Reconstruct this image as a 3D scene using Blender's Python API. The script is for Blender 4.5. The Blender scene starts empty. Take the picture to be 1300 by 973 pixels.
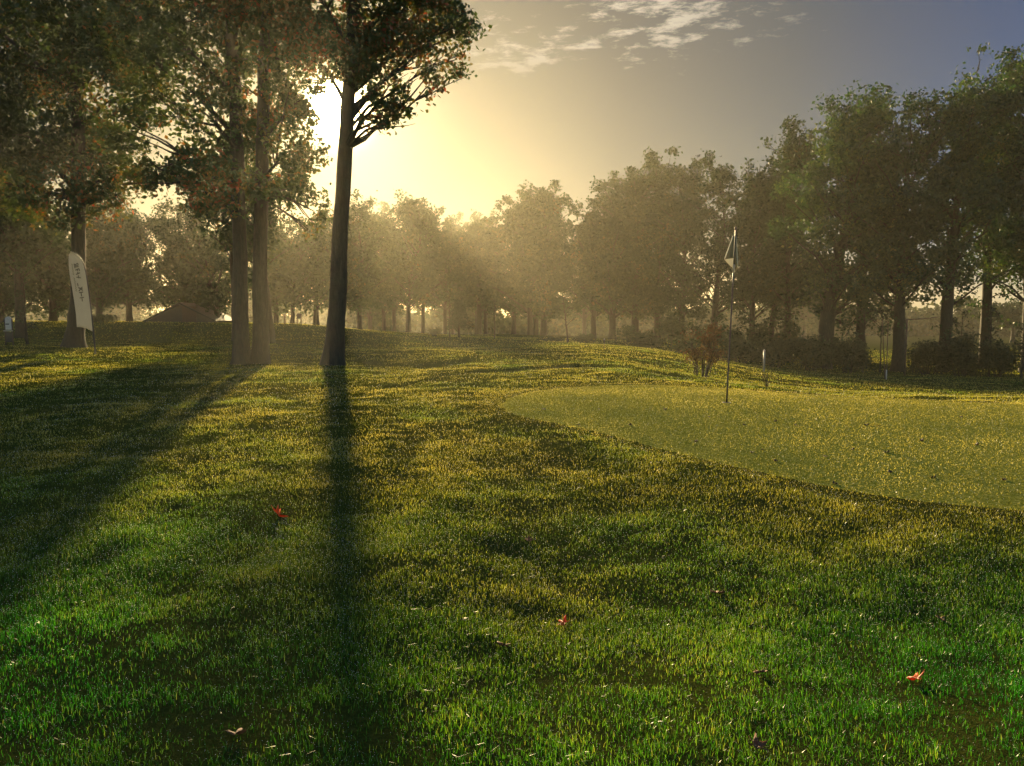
import bpy, math, random
import numpy as np
from mathutils import Vector

scene = bpy.context.scene
COL = scene.collection
RNG = np.random.default_rng(7)

# ------------------------------------------------------------------ camera model
EYE = 1.6
FPX, CU, CV = 1020.0, 650.0, 486.5
PITCH = math.atan((CV - 400.0) / FPX)
CP, SP = math.cos(PITCH), math.sin(PITCH)

def ray(u, v):
    x = (u - CU) / FPX; y = (CV - v) / FPX
    return np.array([x, CP + y * SP, -SP + y * CP])

def at(u, v, d):
    """a point d metres ahead of the eye, seen at photo pixel u, v"""
    r = ray(u, v); t = d / r[1]
    return np.array([r[0] * t, d, EYE + r[2] * t])

SUN = ray(430, 140); SUN = SUN / np.linalg.norm(SUN)
SUN_EL = math.asin(SUN[2]); SUN_AZ = math.atan2(SUN[0], SUN[1])

# ------------------------------------------------------------------ noise
def _hash(ix, iy, iz, seed):
    h = (ix * 374761393 + iy * 668265263 + iz * 2147483647 + seed * 974634777) & 0xFFFFFFFF
    h = ((h ^ (h >> 13)) * 1274126177) & 0xFFFFFFFF
    h = (h ^ (h >> 16)) & 0xFFFF
    return h / 65535.0

def vn(x, y, z=None, seed=0):
    x = np.asarray(x, float); y = np.asarray(y, float)
    z = np.zeros_like(x) if z is None else np.asarray(z, float)
    ix, iy, iz = np.floor(x).astype(np.int64), np.floor(y).astype(np.int64), np.floor(z).astype(np.int64)
    fx, fy, fz = x - ix, y - iy, z - iz
    fx, fy, fz = (f * f * (3 - 2 * f) for f in (fx, fy, fz))
    r = 0
    for a in (0, 1):
        for b in (0, 1):
            for c in (0, 1):
                w = (fx if a else 1 - fx) * (fy if b else 1 - fy) * (fz if c else 1 - fz)
                r = r + w * _hash(ix + a, iy + b, iz + c, seed)
    return r

def sstep(a, b, x):
    t = np.clip((x - a) / (b - a), 0, 1)
    return t * t * (3 - 2 * t)

# ------------------------------------------------------------------ terrain
T_D = [0, 3, 6, 11, 13, 15, 17, 19, 24, 30, 36, 45, 55, 70, 100, 200, 700]
T_U = [-600, 0, 200, 400, 500, 600, 700, 800, 900, 1000, 1150, 1300, 1900]
T_Z = [
 [0, 0, .15, .33, .38, .42, .46, .50, .65, .62, .75, 1.25, 1.20, .6, -1, -3, -3],
 [0, 0, .15, .33, .38, .42, .46, .50, .65, .62, .75, 1.25, 1.20, .6, -1, -3, -3],
 [0, 0, .17, .37, .39, .40, .41, .42, .56, .45, .60, 1.25, 1.15, .5, -1, -3, -3],
 [0, 0, .18, .40, .40, .40, .39, .39, .45, .38, .50, 1.22, 1.10, .4, -1, -3, -3],
 [0, 0, .18, .40, .40, .40, .41, .42, .52, .30, .25, .40, .30, 0, -1.5, -3, -3],
 [0, 0, .18, .40, .41, .42, .43, .44, .50, .33, .20, .34, .20, -.1, -1.5, -3, -3],
 [0, 0, .18, .40, .42, .44, .46, .47, .50, .48, .40, .20, .10, -.2, -1.5, -3, -3],
 [0, 0, .18, .40, .42, .45, .48, .48, .50, .56, .20, -.20, -.4, -.6, -1.5, -3, -3],
 [0, 0, .18, .40, .40, .34, .25, .15, .12, -.05, -.30, -.5, -.6, -.8, -1.5, -3, -3],
 [0, 0, .18, .40, .36, .20, .02, -.15, -.35, -.55, -.75, -.9, -1, -1.2, -1.8, -3, -3],
 [0, 0, .17, .38, .27, .06, -.12, -.30, -.55, -.72, -.82, -.95, -1, -1.2, -1.8, -3, -3],
 [0, 0, .17, .37, .24, .04, -.14, -.32, -.57, -.74, -.84, -.95, -1, -1.2, -1.8, -3, -3],
 [0, 0, .17, .35, .22, .02, -.15, -.32, -.57, -.74, -.84, -.95, -1, -1.2, -1.8, -3, -3],
]
GU = np.linspace(-600, 1900, 251)
GS = np.linspace(0, 1, 420)                       # d = 120 * s^1.8 up to 120 m, then far
GD = 120 * GS ** 1.8
_tmp = np.array([np.interp(GD, T_D, row) for row in T_Z])
_grid = np.array([np.interp(GU, T_U, _tmp[:, j]) for j in range(len(GD))]).T
for _ in range(6):
    p = np.pad(_grid, ((3, 3), (3, 3)), mode='edge')
    _grid = sum(p[3 + k:3 + k + _grid.shape[0], 3:-3] for k in (-3, -2, -1, 0, 1, 2, 3)) / 7
    p = np.pad(_grid, ((0, 0), (4, 4)), mode='edge')
    _grid = sum(p[:, 4 + k:4 + k + _grid.shape[1]] for k in (-4, -3, -2, -1, 0, 1, 2, 3, 4)) / 9

def poly_xy(ud):
    return np.array([[(u - CU) / FPX * d, d] for u, d in ud])

def chaikin(P, n=3):
    for _ in range(n):
        Q = np.roll(P, -1, 0)
        P = np.stack([.75 * P + .25 * Q, .25 * P + .75 * Q], 1).reshape(-1, 2)
    return P

GREEN = chaikin(poly_xy([(632, 10.6), (640, 11.5), (665, 12.3), (700, 12.9), (740, 13.3), (800, 13.6), (890, 13.7),
                         (960, 13.4), (1100, 12.5), (1300, 11.6), (1900, 10.5), (2050, 8), (1900, 5.2), (1300, 5.8),
                         (1080, 6.35), (900, 7.4), (770, 8.7), (700, 9.4), (655, 9.9)]))

G_C = np.array([4.2, 9.3])
_d = GREEN - G_C
_o = np.argsort(np.arctan2(_d[:, 1], _d[:, 0]))
G_TH, G_R = np.arctan2(_d[:, 1], _d[:, 0])[_o], np.hypot(_d[:, 0], _d[:, 1])[_o]

def green_rho(x, y):
    """1 on the rim of the putting green, smaller inside"""
    dx, dy = x - G_C[0], y - G_C[1]
    return np.hypot(dx, dy) / np.interp(np.arctan2(dy, dx), G_TH, G_R, period=2 * np.pi)

STEP_U = [440, 480, 560, 650, 740, 800, 870, 910, 960]
STEP_D = [12.4, 13.0, 15.3, 17.0, 18.1, 17.8, 15.9, 15.0, 14.3]

def base_z(x, y, rough=True):
    x = np.asarray(x, float); y = np.asarray(y, float)
    yy = np.maximum(y, 0.05)
    u = np.clip(CU + FPX * x / yy, -600, 1900)
    d = np.hypot(0, yy)
    fi = (u + 600) / 2500 * 250
    fj = (np.clip(d, 0, 119.9) / 120) ** (1 / 1.8) * 419
    i = np.clip(fi.astype(int), 0, 249); j = np.clip(fj.astype(int), 0, 418)
    a, b = fi - i, fj - j
    z = (_grid[i, j] * (1 - a) * (1 - b) + _grid[i + 1, j] * a * (1 - b)
         + _grid[i, j + 1] * (1 - a) * b + _grid[i + 1, j + 1] * a * b)
    far = sstep(100, 240, d)
    z = z * (1 - far) - 3.0 * far
    z = z * sstep(0, 2.5, y)
    # the low bank behind the putting green
    ds = np.interp(u, STEP_U, STEP_D)
    wu = sstep(440, 520, u) * (1 - sstep(850, 900, u))
    wob = (vn(x * 1.3, y * 1.3, seed=5) - .5) * .25
    q = d - ds + wob
    z = z + wu * .035 * sstep(-.05, .16, q) * (1 - sstep(.4, 3.0, q))
    z = z - wu * .02 * sstep(-1.6, -.1, q) * (1 - sstep(-.05, .12, q))
    # the slope that falls from the green's near rim towards the foreground
    uu = sstep(560, 720, u)
    z = z - .16 * sstep(1.06, 1.95, green_rho(x, y)) * sstep(2.6, 4.4, y) * (1 - sstep(8.8, 9.6, y)) * uu
    # the small raised round tee
    e = np.hypot((u - 532) / 74, (d - 21.2) / 3.0)
    z = z + .10 * (1 - sstep(.93, 1.04, e))
    if rough:
        m = (1 - sstep(30, 60, d))
        z = z + m * ((vn(x * 1.1, y * 1.1, seed=1) - .5) * .052 + (vn(x * 3.1, y * 3.1, seed=2) - .5) * .034
                     + (vn(x * 8, y * 8, seed=3) - .5) * .012)
        z = z + (vn(x * .12, y * .12, seed=4) - .5) * .25 * sstep(26, 60, d)
    return z

def green_z(x, y):
    return base_z(x, y, False) + .004 + (vn(x * .8, y * .8, seed=9) - .5) * .02

def ground_z(x, y):
    x = np.asarray(x, float); y = np.asarray(y, float)
    z = base_z(x, y)
    w = 1 - sstep(1.01, 1.10, green_rho(x, y))
    return z * (1 - w) + (green_z(x, y) + .004) * w

def gz(x, y):
    return float(ground_z(np.array([x]), np.array([y]))[0])

def place(u, d):
    x = (u - CU) / FPX * d
    return np.array([x, d, gz(x, d)])

# ------------------------------------------------------------------ mesh building
def mesh_from(name, V, Q=None, T=None, mats=(), parent=None, tone=None, smooth=False, loc=None, matidx=None, extra=None):
    V = np.asarray(V, np.float32)
    nq = 0 if Q is None else len(Q); nt = 0 if T is None else len(T)
    me = bpy.data.meshes.new(name)
    me.vertices.add(len(V)); me.vertices.foreach_set('co', V.ravel())
    me.loops.add(nq * 4 + nt * 3); me.polygons.add(nq + nt)
    li, st, tot = [], [], []
    if nq:
        li.append(np.asarray(Q, np.int32).ravel()); st.append(np.arange(nq) * 4)
    if nt:
        li.append(np.asarray(T, np.int32).ravel()); st.append(nq * 4 + np.arange(nt) * 3)
    me.loops.foreach_set('vertex_index', np.concatenate(li).astype(np.int32))
    me.polygons.foreach_set('loop_start', np.concatenate(st).astype(np.int32))
    me.polygons.foreach_set('use_smooth', np.full(nq + nt, smooth))
    for m in (mats if isinstance(mats, (list, tuple)) else [mats]):
        me.materials.append(m)
    if matidx is not None:
        me.polygons.foreach_set('material_index', np.asarray(matidx, np.int32))
    if tone is not None:
        a = me.attributes.new('tone', 'FLOAT', 'POINT'); a.data.foreach_set('value', np.asarray(tone, np.float32))
    if extra is not None:
        a = me.attributes.new('flare_tint', 'FLOAT', 'POINT'); a.data.foreach_set('value', np.asarray(extra, np.float32))
    me.update(calc_edges=True); me.validate()
    o = bpy.data.objects.new(name, me)
    COL.objects.link(o)
    if parent is not None: o.parent = parent
    if loc is not None: o.location = [float(c) for c in loc]
    return o

class MB:
    """collects tubes, boxes and sheets into one mesh"""
    def __init__(s): s.V, s.Q, s.T, s.n = [], [], [], 0
    def add(s, V, Q=None, T=None):
        V = np.asarray(V, float)
        s.V.append(V)
        if Q is not None and len(Q): s.Q.append(np.asarray(Q) + s.n)
        if T is not None and len(T): s.T.append(np.asarray(T) + s.n)
        s.n += len(V)
    def tube(s, P, R, k=8, cap=True):
        P = np.asarray(P, float); R = np.broadcast_to(np.asarray(R, float), (len(P),))
        D = np.gradient(P, axis=0); D /= np.linalg.norm(D, axis=1)[:, None] + 1e-9
        up = np.array([1.0, 0, 0]) if abs(D[0][2]) > .7 else np.array([0, 0, 1.0])
        A = np.cross(D, up); A /= np.linalg.norm(A, axis=1)[:, None] + 1e-9
        B = np.cross(D, A)
        th = np.arange(k) / k * 2 * np.pi
        V = P[:, None] + R[:, None, None] * (np.cos(th)[None, :, None] * A[:, None] + np.sin(th)[None, :, None] * B[:, None])
        n = len(P)
        i = np.arange(n - 1)[:, None] * k; j = np.arange(k)[None]; j2 = (j + 1) % k
        Q = np.stack([i + j, i + j2, i + k + j2, i + k + j], -1).reshape(-1, 4)
        V = V.reshape(-1, 3); T = None
        if cap:
            V = np.vstack([V, P[0], P[-1]]); c0, c1 = n * k, n * k + 1
            jj = np.arange(k); j3 = (jj + 1) % k
            T = np.vstack([np.stack([np.full(k, c0), j3, jj], 1), np.stack([np.full(k, c1), (n - 1) * k + jj, (n - 1) * k + j3], 1)])
        s.add(V, Q, T)
    def box(s, c, h, rz=0.0, bev=0.0):
        hx, hy, hz = h
        if bev <= 0: bev = min(h) * .15
        ring = [(-hx + bev, -hy), (hx - bev, -hy), (hx, -hy + bev), (hx, hy - bev), (hx - bev, hy), (-hx + bev, hy), (-hx, hy - bev), (-hx, -hy + bev)]
        V = []
        for z, f in ((-hz, bev), (-hz + bev, 0), (hz - bev, 0), (hz, bev)):
            for x, y in ring:
                V.append((x * (1 - f / hx), y * (1 - f / hy), z))
        V = np.array(V); cz, sz = math.cos(rz), math.sin(rz)
        V = np.stack([V[:, 0] * cz - V[:, 1] * sz, V[:, 0] * sz + V[:, 1] * cz, V[:, 2]], 1) + np.asarray(c)
        Q = []
        for r in range(3):
            for j in range(8):
                Q.append((r * 8 + j, r * 8 + (j + 1) % 8, r * 8 + 8 + (j + 1) % 8, r * 8 + 8 + j))
        T = [(0, j + 1, j) for j in range(1, 7)] + [(24, 24 + j, 25 + j) for j in range(1, 7)]
        s.add(V, Q, T)
    def build(s, name, mat, parent=None, smooth=False, tone=None):
        V = np.vstack(s.V)
        return mesh_from(name, V, np.vstack(s.Q) if s.Q else None, np.vstack(s.T) if s.T else None, mat, parent, tone, smooth)

def tag(o, label=None, cat=None, group=None, kind=None):
    if label: o['label'] = label
    if cat: o['category'] = cat
    if group: o['group'] = group
    if kind: o['kind'] = kind
    return o

def thing(name, loc, label, cat, group=None, rz=0):
    o = bpy.data.objects.new(name, None); COL.objects.link(o)
    o.location = [float(c) for c in loc]; o.rotation_euler = (0, 0, rz); o.empty_display_size = .2
    return tag(o, label, cat, group)

# ------------------------------------------------------------------ materials
def new_mat(name):
    m = bpy.data.materials.new(name); m.use_nodes = True
    nt = m.node_tree; nt.nodes.clear()
    out = nt.nodes.new('ShaderNodeOutputMaterial')
    return m, nt, out

def ramp(nt, stops, fac=None, interp='LINEAR'):
    r = nt.nodes.new('ShaderNodeValToRGB'); r.color_ramp.interpolation = interp
    e = r.color_ramp.elements
    while len(e) < len(stops): e.new(.5)
    for k, (p, c) in enumerate(stops):
        e[k].position = p; e[k].color = (*c, 1)
    if fac is not None: nt.links.new(fac, r.inputs[0])
    return r.outputs[0]

def noise(nt, scale, detail=4, rough=.55, vec=None, dist=0):
    n = nt.nodes.new('ShaderNodeTexNoise'); n.inputs['Scale'].default_value = scale
    n.inputs['Detail'].default_value = detail; n.inputs['Roughness'].default_value = rough
    n.inputs['Distortion'].default_value = dist
    if vec is not None: nt.links.new(vec, n.inputs['Vector'])
    return n.outputs['Fac']

def mixc(nt, fac, a, b, mode='MIX'):
    m = nt.nodes.new('ShaderNodeMix'); m.data_type = 'RGBA'; m.blend_type = mode
    for s, v in ((m.inputs[0], fac), (m.inputs[6], a), (m.inputs[7], b)):
        if hasattr(v, 'is_linked'): nt.links.new(v, s)
        else: s.default_value = v if isinstance(v, (int, float)) else (*v, 1)
    return m.outputs[2]

def math_(nt, op, a, b=None, clamp=False):
    m = nt.nodes.new('ShaderNodeMath'); m.operation = op; m.use_clamp = clamp
    for s, v in ((m.inputs[0], a), (m.inputs[1], b)):
        if v is None: continue
        if hasattr(v, 'is_linked'): nt.links.new(v, s)
        else: s.default_value = v
    return m.outputs[0]

def pos(nt):
    return nt.nodes.new('ShaderNodeNewGeometry').outputs['Position']

def attr(nt, name):
    a = nt.nodes.new('ShaderNodeAttribute'); a.attribute_name = name
    return a.outputs['Fac']

def leafy(name, stops, trans=.35, gloss=.06, rough=.4, tcol=(1.0, .95, .5), flare_tint=None):
    """thin leaf or blade: diffuse, light passing through, a little shine"""
    m, nt, out = new_mat(name); L = nt.links
    c = ramp(nt, stops, attr(nt, 'tone'))
    if flare_tint: c = mixc(nt, attr(nt, 'flare_tint'), c, ramp(nt, flare_tint, attr(nt, 'tone')))
    d = nt.nodes.new('ShaderNodeBsdfDiffuse'); L.new(c, d.inputs[0])
    t = nt.nodes.new('ShaderNodeBsdfTranslucent'); L.new(mixc(nt, 1.0, c, tcol, 'MULTIPLY'), t.inputs[0])
    a = nt.nodes.new('ShaderNodeMixShader'); a.inputs[0].default_value = trans
    L.new(d.outputs[0], a.inputs[1]); L.new(t.outputs[0], a.inputs[2])
    g = nt.nodes.new('ShaderNodeBsdfGlossy'); g.inputs['Roughness'].default_value = rough
    b = nt.nodes.new('ShaderNodeMixShader'); b.inputs[0].default_value = gloss
    L.new(a.outputs[0], b.inputs[1]); L.new(g.outputs[0], b.inputs[2])
    L.new(b.outputs[0], out.inputs[0])
    return m

def solid(name, col, rough=.6, var=.25, scale=6, metal=0, bump=0, trans=0):
    m, nt, out = new_mat(name); L = nt.links
    b = nt.nodes.new('ShaderNodeBsdfPrincipled')
    n = noise(nt, scale, 5, .6, pos(nt))
    c = mixc(nt, n, tuple(x * (1 - var) for x in col), tuple(min(1, x * (1 + var)) for x in col))
    L.new(c, b.inputs['Base Color']); b.inputs['Roughness'].default_value = rough; b.inputs['Metallic'].default_value = metal
    if bump:
        bp = nt.nodes.new('ShaderNodeBump'); bp.inputs['Strength'].default_value = bump; bp.inputs['Distance'].default_value = .02
        L.new(n, bp.inputs['Height']); L.new(bp.outputs[0], b.inputs['Normal'])
    if trans:
        t = nt.nodes.new('ShaderNodeBsdfTranslucent'); L.new(c, t.inputs[0])
        x = nt.nodes.new('ShaderNodeMixShader'); x.inputs[0].default_value = trans
        L.new(b.outputs[0], x.inputs[1]); L.new(t.outputs[0], x.inputs[2]); L.new(x.outputs[0], out.inputs[0])
    else:
        L.new(b.outputs[0], out.inputs[0])
    return m

def bark_mat():
    m, nt, out = new_mat('bark'); L = nt.links
    tc = nt.nodes.new('ShaderNodeTexCoord'); mp = nt.nodes.new('ShaderNodeMapping')
    mp.inputs['Scale'].default_value = (1, 1, .22); L.new(tc.outputs['Object'], mp.inputs[0])
    n1 = noise(nt, 22, 6, .65, mp.outputs[0], .6); n2 = noise(nt, 3, 3, .5, tc.outputs['Object'])
    c = ramp(nt, [(.3, (.009, .006, .004)), (.55, (.034, .022, .013)), (.8, (.07, .048, .03))], n1)
    c = mixc(nt, math_(nt, 'MULTIPLY', n2, .5), c, (.045, .055, .022))
    b = nt.nodes.new('ShaderNodeBsdfPrincipled'); b.inputs['Roughness'].default_value = .9
    L.new(c, b.inputs['Base Color'])
    bp = nt.nodes.new('ShaderNodeBump'); bp.inputs['Strength'].default_value = .9; bp.inputs['Distance'].default_value = .03
    L.new(n1, bp.inputs['Height']); L.new(bp.outputs[0], b.inputs['Normal'])
    L.new(b.outputs[0], out.inputs[0])
    return m

def lawn_mat(name, short):
    m, nt, out = new_mat(name); L = nt.links
    p = pos(nt)
    big = noise(nt, .35, 4, .6, p); mid = noise(nt, 2.2, 5, .65, p); fine = noise(nt, 38, 4, .7, p); spk = noise(nt, 110, 2, .6, p)
    if short:
        c = ramp(nt, [(.30, (.03, .05, .004)), (.5, (.25, .245, .03)), (.70, (.58, .51, .15))], fine)
        c = mixc(nt, math_(nt, 'MULTIPLY', mid, .5), c, (.13, .15, .012))
        c = mixc(nt, ramp(nt, [(.6, (0, 0, 0)), (.75, (1, 1, 1))], spk), c, (.42, .37, .12))
    else:
        c = ramp(nt, [(.25, (.02, .03, .004)), (.5, (.055, .065, .009)), (.75, (.14, .135, .025))], fine)
        c = mixc(nt, ramp(nt, [(.35, (0, 0, 0)), (.7, (1, 1, 1))], mid), c, (.045, .045, .012), 'MIX')
        c = mixc(nt, math_(nt, 'MULTIPLY', big, .5), c, (.05, .075, .015))
    b = nt.nodes.new('ShaderNodeBsdfDiffuse'); b.inputs['Roughness'].default_value = .8
    L.new(c, b.inputs['Color'])
    h = math_(nt, 'ADD', math_(nt, 'MULTIPLY', fine, .6), math_(nt, 'MULTIPLY', spk, .4))
    bp = nt.nodes.new('ShaderNodeBump'); bp.inputs['Strength'].default_value = .5 if short else .9
    bp.inputs['Distance'].default_value = .012 if short else .03
    L.new(h, bp.inputs['Height']); L.new(bp.outputs[0], b.inputs['Normal'])
    L.new(b.outputs[0], out.inputs[0])
    return m

M = {}
M['bark'] = bark_mat()
M['lawn'] = lawn_mat('lawn_turf', False)
M['green'] = lawn_mat('mown_turf', True)
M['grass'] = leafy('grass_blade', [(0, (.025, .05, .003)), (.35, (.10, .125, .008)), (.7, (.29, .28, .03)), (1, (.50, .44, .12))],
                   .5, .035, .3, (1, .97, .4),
                   flare_tint=[(0, (.008, .085, .004)), (.4, (.026, .215, .010)), (.75, (.09, .31, .018)), (1, (.28, .36, .06))])  # second ramp: emerald of lens flare and green shade, as blade colour
M['putt'] = leafy('mown_blade', [(0, (.03, .05, .004)), (.5, (.33, .30, .045)), (1, (.70, .60, .18))], .5, .05, .35, (1, .95, .5))
m, nt, out = new_mat('dew_drop')
b = nt.nodes.new('ShaderNodeBsdfPrincipled'); b.inputs['Base Color'].default_value = (.86, .87, .82, 1); b.inputs['Roughness'].default_value = .12
t = nt.nodes.new('ShaderNodeBsdfTranslucent'); t.inputs[0].default_value = (.9, .9, .84, 1)
x = nt.nodes.new('ShaderNodeMixShader'); x.inputs[0].default_value = .5
nt.links.new(b.outputs[0], x.inputs[1]); nt.links.new(t.outputs[0], x.inputs[2]); nt.links.new(x.outputs[0], out.inputs[0])
M['dew'] = m
M['oak'] = leafy('oak_leaf', [(0, (.02, .045, .008)), (.5, (.048, .085, .014)), (.72, (.13, .10, .02)), (.88, (.22, .09, .018)), (1, (.26, .055, .015))], .42, .04, .45, (1, .8, .35))
M['far'] = leafy('row_leaf', [(0, (.014, .034, .010)), (.5, (.030, .056, .015)), (.85, (.06, .08, .022)), (1, (.09, .075, .02))], .2, .03, .5, (.95, 1, .4))
M['right'] = leafy('fresh_leaf', [(0, (.012, .040, .012)), (.5, (.030, .072, .018)), (.85, (.08, .12, .025)), (1, (.13, .13, .03))], .36, .04, .5, (.92, 1, .35))
M['bush'] = leafy('bramble_leaf', [(0, (.015, .03, .008)), (.6, (.035, .055, .015)), (1, (.07, .08, .025))], .2, .04, .5)
M['rust'] = leafy('rust_leaf', [(0, (.045, .034, .012)), (.5, (.08, .058, .018)), (1, (.13, .095, .03))], .35, .04, .5, (1, .7, .4))
M['needle'] = leafy('pine_needle', [(0, (.012, .026, .010)), (1, (.03, .05, .02))], .1, .03, .5)
M['white'] = solid('white_paint', (.27, .25, .20), .5, .08)
M['dark'] = solid('dark_metal', (.03, .03, .032), .45, .2, 20, .3)
M['wood'] = solid('weathered_wood', (.075, .05, .033), .85, .35, 14, 0, .3)
M['cloth'] = solid('banner_cloth', (.42, .40, .33), .8, .07, 3, 0, 0, .35)
M['ink'] = solid('dark_ink', (.11, .10, .08), .8, .1)
M['flag'] = solid('flag_cloth', (.60, .56, .45), .8, .1, 9, 0, 0, .4)
M['flagdark'] = solid('flag_dark_panel', (.17, .15, .09), .8, .15, 9, 0, 0, .3)
M['hem'] = solid('flag_hem', (.74, .72, .6), .8, .05, 9, 0, 0, .4)
M['board'] = solid('pale_board', (.45, .42, .36), .7, .2, 9)
M['roof'] = solid('dark_roofing', (.028, .026, .022), .85, .3, 5, 0, .4)
M['planks'] = solid('stained_planks', (.06, .05, .038), .85, .3, 6, 0, .3)
M['redleaf'] = solid('orange_red_leaf', (.55, .10, .02), .5, .3, 40, 0, 0, .45)
M['brownleaf'] = solid('brown_leaf', (.16, .065, .025), .7, .35, 40, 0, 0, .2)
M['darkleaf'] = solid('dead_leaf', (.05, .035, .018), .8, .3, 40)
M['feather'] = solid('dark_feather', (.02, .02, .022), .7, .2, 20)

# ------------------------------------------------------------------ ground
def axis(lo, hi, stops):
    """graded coordinates: stops = [(abs position, spacing)]"""
    out, x = [0.0], 0.0
    P = [s[0] for s in stops]; S = [s[1] for s in stops]
    while x < hi:
        x += float(np.interp(x, P, S)); out.append(min(x, hi))
    return np.array(out)

xp = axis(0, 650, [(0, .10), (8, .10), (14, .25), (40, 1.2), (120, 8), (650, 60)])
xs = np.concatenate([-xp[:0:-1], xp])
yp = axis(0, 650, [(0, .12), (2, .07), (8, .07), (22, .12), (40, .5), (90, 2), (200, 12), (650, 60)])
yn = axis(0, 250, [(0, .3), (6, 1), (60, 8), (250, 40)])
ys = np.concatenate([-yn[:0:-1], yp])
Xg, Yg = np.meshgrid(xs, ys)
Zg = ground_z(Xg, Yg)
Rg = green_rho(Xg, Yg)
Zg -= .03 * (1 - sstep(.975, .995, Rg))
nx, ny = len(xs), len(ys)
idx = np.arange(nx * ny).reshape(ny, nx)
Q = np.stack([idx[:-1, :-1], idx[:-1, 1:], idx[1:, 1:], idx[1:, :-1]], -1).reshape(-1, 4)
g = mesh_from('ground', np.stack([Xg, Yg, Zg], -1).reshape(-1, 3), Q, None, M['lawn'], smooth=True)
tag(g, 'rough lawn rolling from the foreground to the misty bank', 'lawn', kind='structure')

# the putting green, a fine mown sheet on the lawn
cen = np.array([4.2, 9.3]); rings = 70
f = np.linspace(0, 1, rings + 1)[1:]
P2 = cen + f[:, None, None] * (GREEN - cen)[None]
k = len(GREEN)
V2 = np.concatenate([[cen], P2.reshape(-1, 2)])
Z2 = green_z(V2[:, 0], V2[:, 1])
i = 1 + np.arange(rings - 1)[:, None] * k; j = np.arange(k)[None]; j2 = (j + 1) % k
Q = np.stack([i + j, i + j2, i + k + j2, i + k + j], -1).reshape(-1, 4)
T = np.stack([np.zeros(k, int), 1 + np.arange(k), 1 + (np.arange(k) + 1) % k], 1)
pg = mesh_from('putting_green', np.column_stack([V2, Z2]), Q, T, M['green'], smooth=True)
tag(pg, 'smooth golden putting green with the flagstick standing on it', 'putting green', kind='structure')

# ------------------------------------------------------------------ grass
def blades(x, y, z, h, w, rng, tone, five, lean=.6):
    n = len(x); phi = rng.uniform(0, 2 * np.pi, n); ln = h * rng.gamma(2.0, lean / 2, n)
    lx, ly = np.cos(phi) * ln, np.sin(phi) * ln
    a = rng.uniform(0, 2 * np.pi, n); wx, wy = np.cos(a) * w, np.sin(a) * w
    hh = h / np.sqrt(1 + (ln / h) ** 2 * .6)
    b0 = np.stack([x - wx, y - wy, z - .006], 1); b1 = np.stack([x + wx, y + wy, z - .006], 1)
    tip = np.stack([x + lx, y + ly, z + hh], 1)
    if five:
        mx, my, mz = x + lx * .32, y + ly * .32, z + hh * .62
        m0 = np.stack([mx - wx * .75, my - wy * .75, mz], 1); m1 = np.stack([mx + wx * .75, my + wy * .75, mz], 1)
        V = np.stack([b0, b1, m1, m0, tip], 1).reshape(-1, 3)
        o = np.arange(n)[:, None] * 5
        return V, o + np.array([[0, 1, 2, 3]]), o + np.array([[3, 2, 4]]), np.repeat(tone, 5), tip
    V = np.stack([b0, b1, tip], 1).reshape(-1, 3)
    o = np.arange(n)[:, None] * 3
    return V, None, o + np.array([[0, 1, 2]]), np.repeat(tone, 3), tip

def scatter(n, y0, y1, spread, margin, rng):
    y = np.sqrt(rng.uniform(y0 ** 2, y1 ** 2, n))
    x = rng.uniform(-1, 1, n) * (spread * y + margin)
    return x, y

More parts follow.
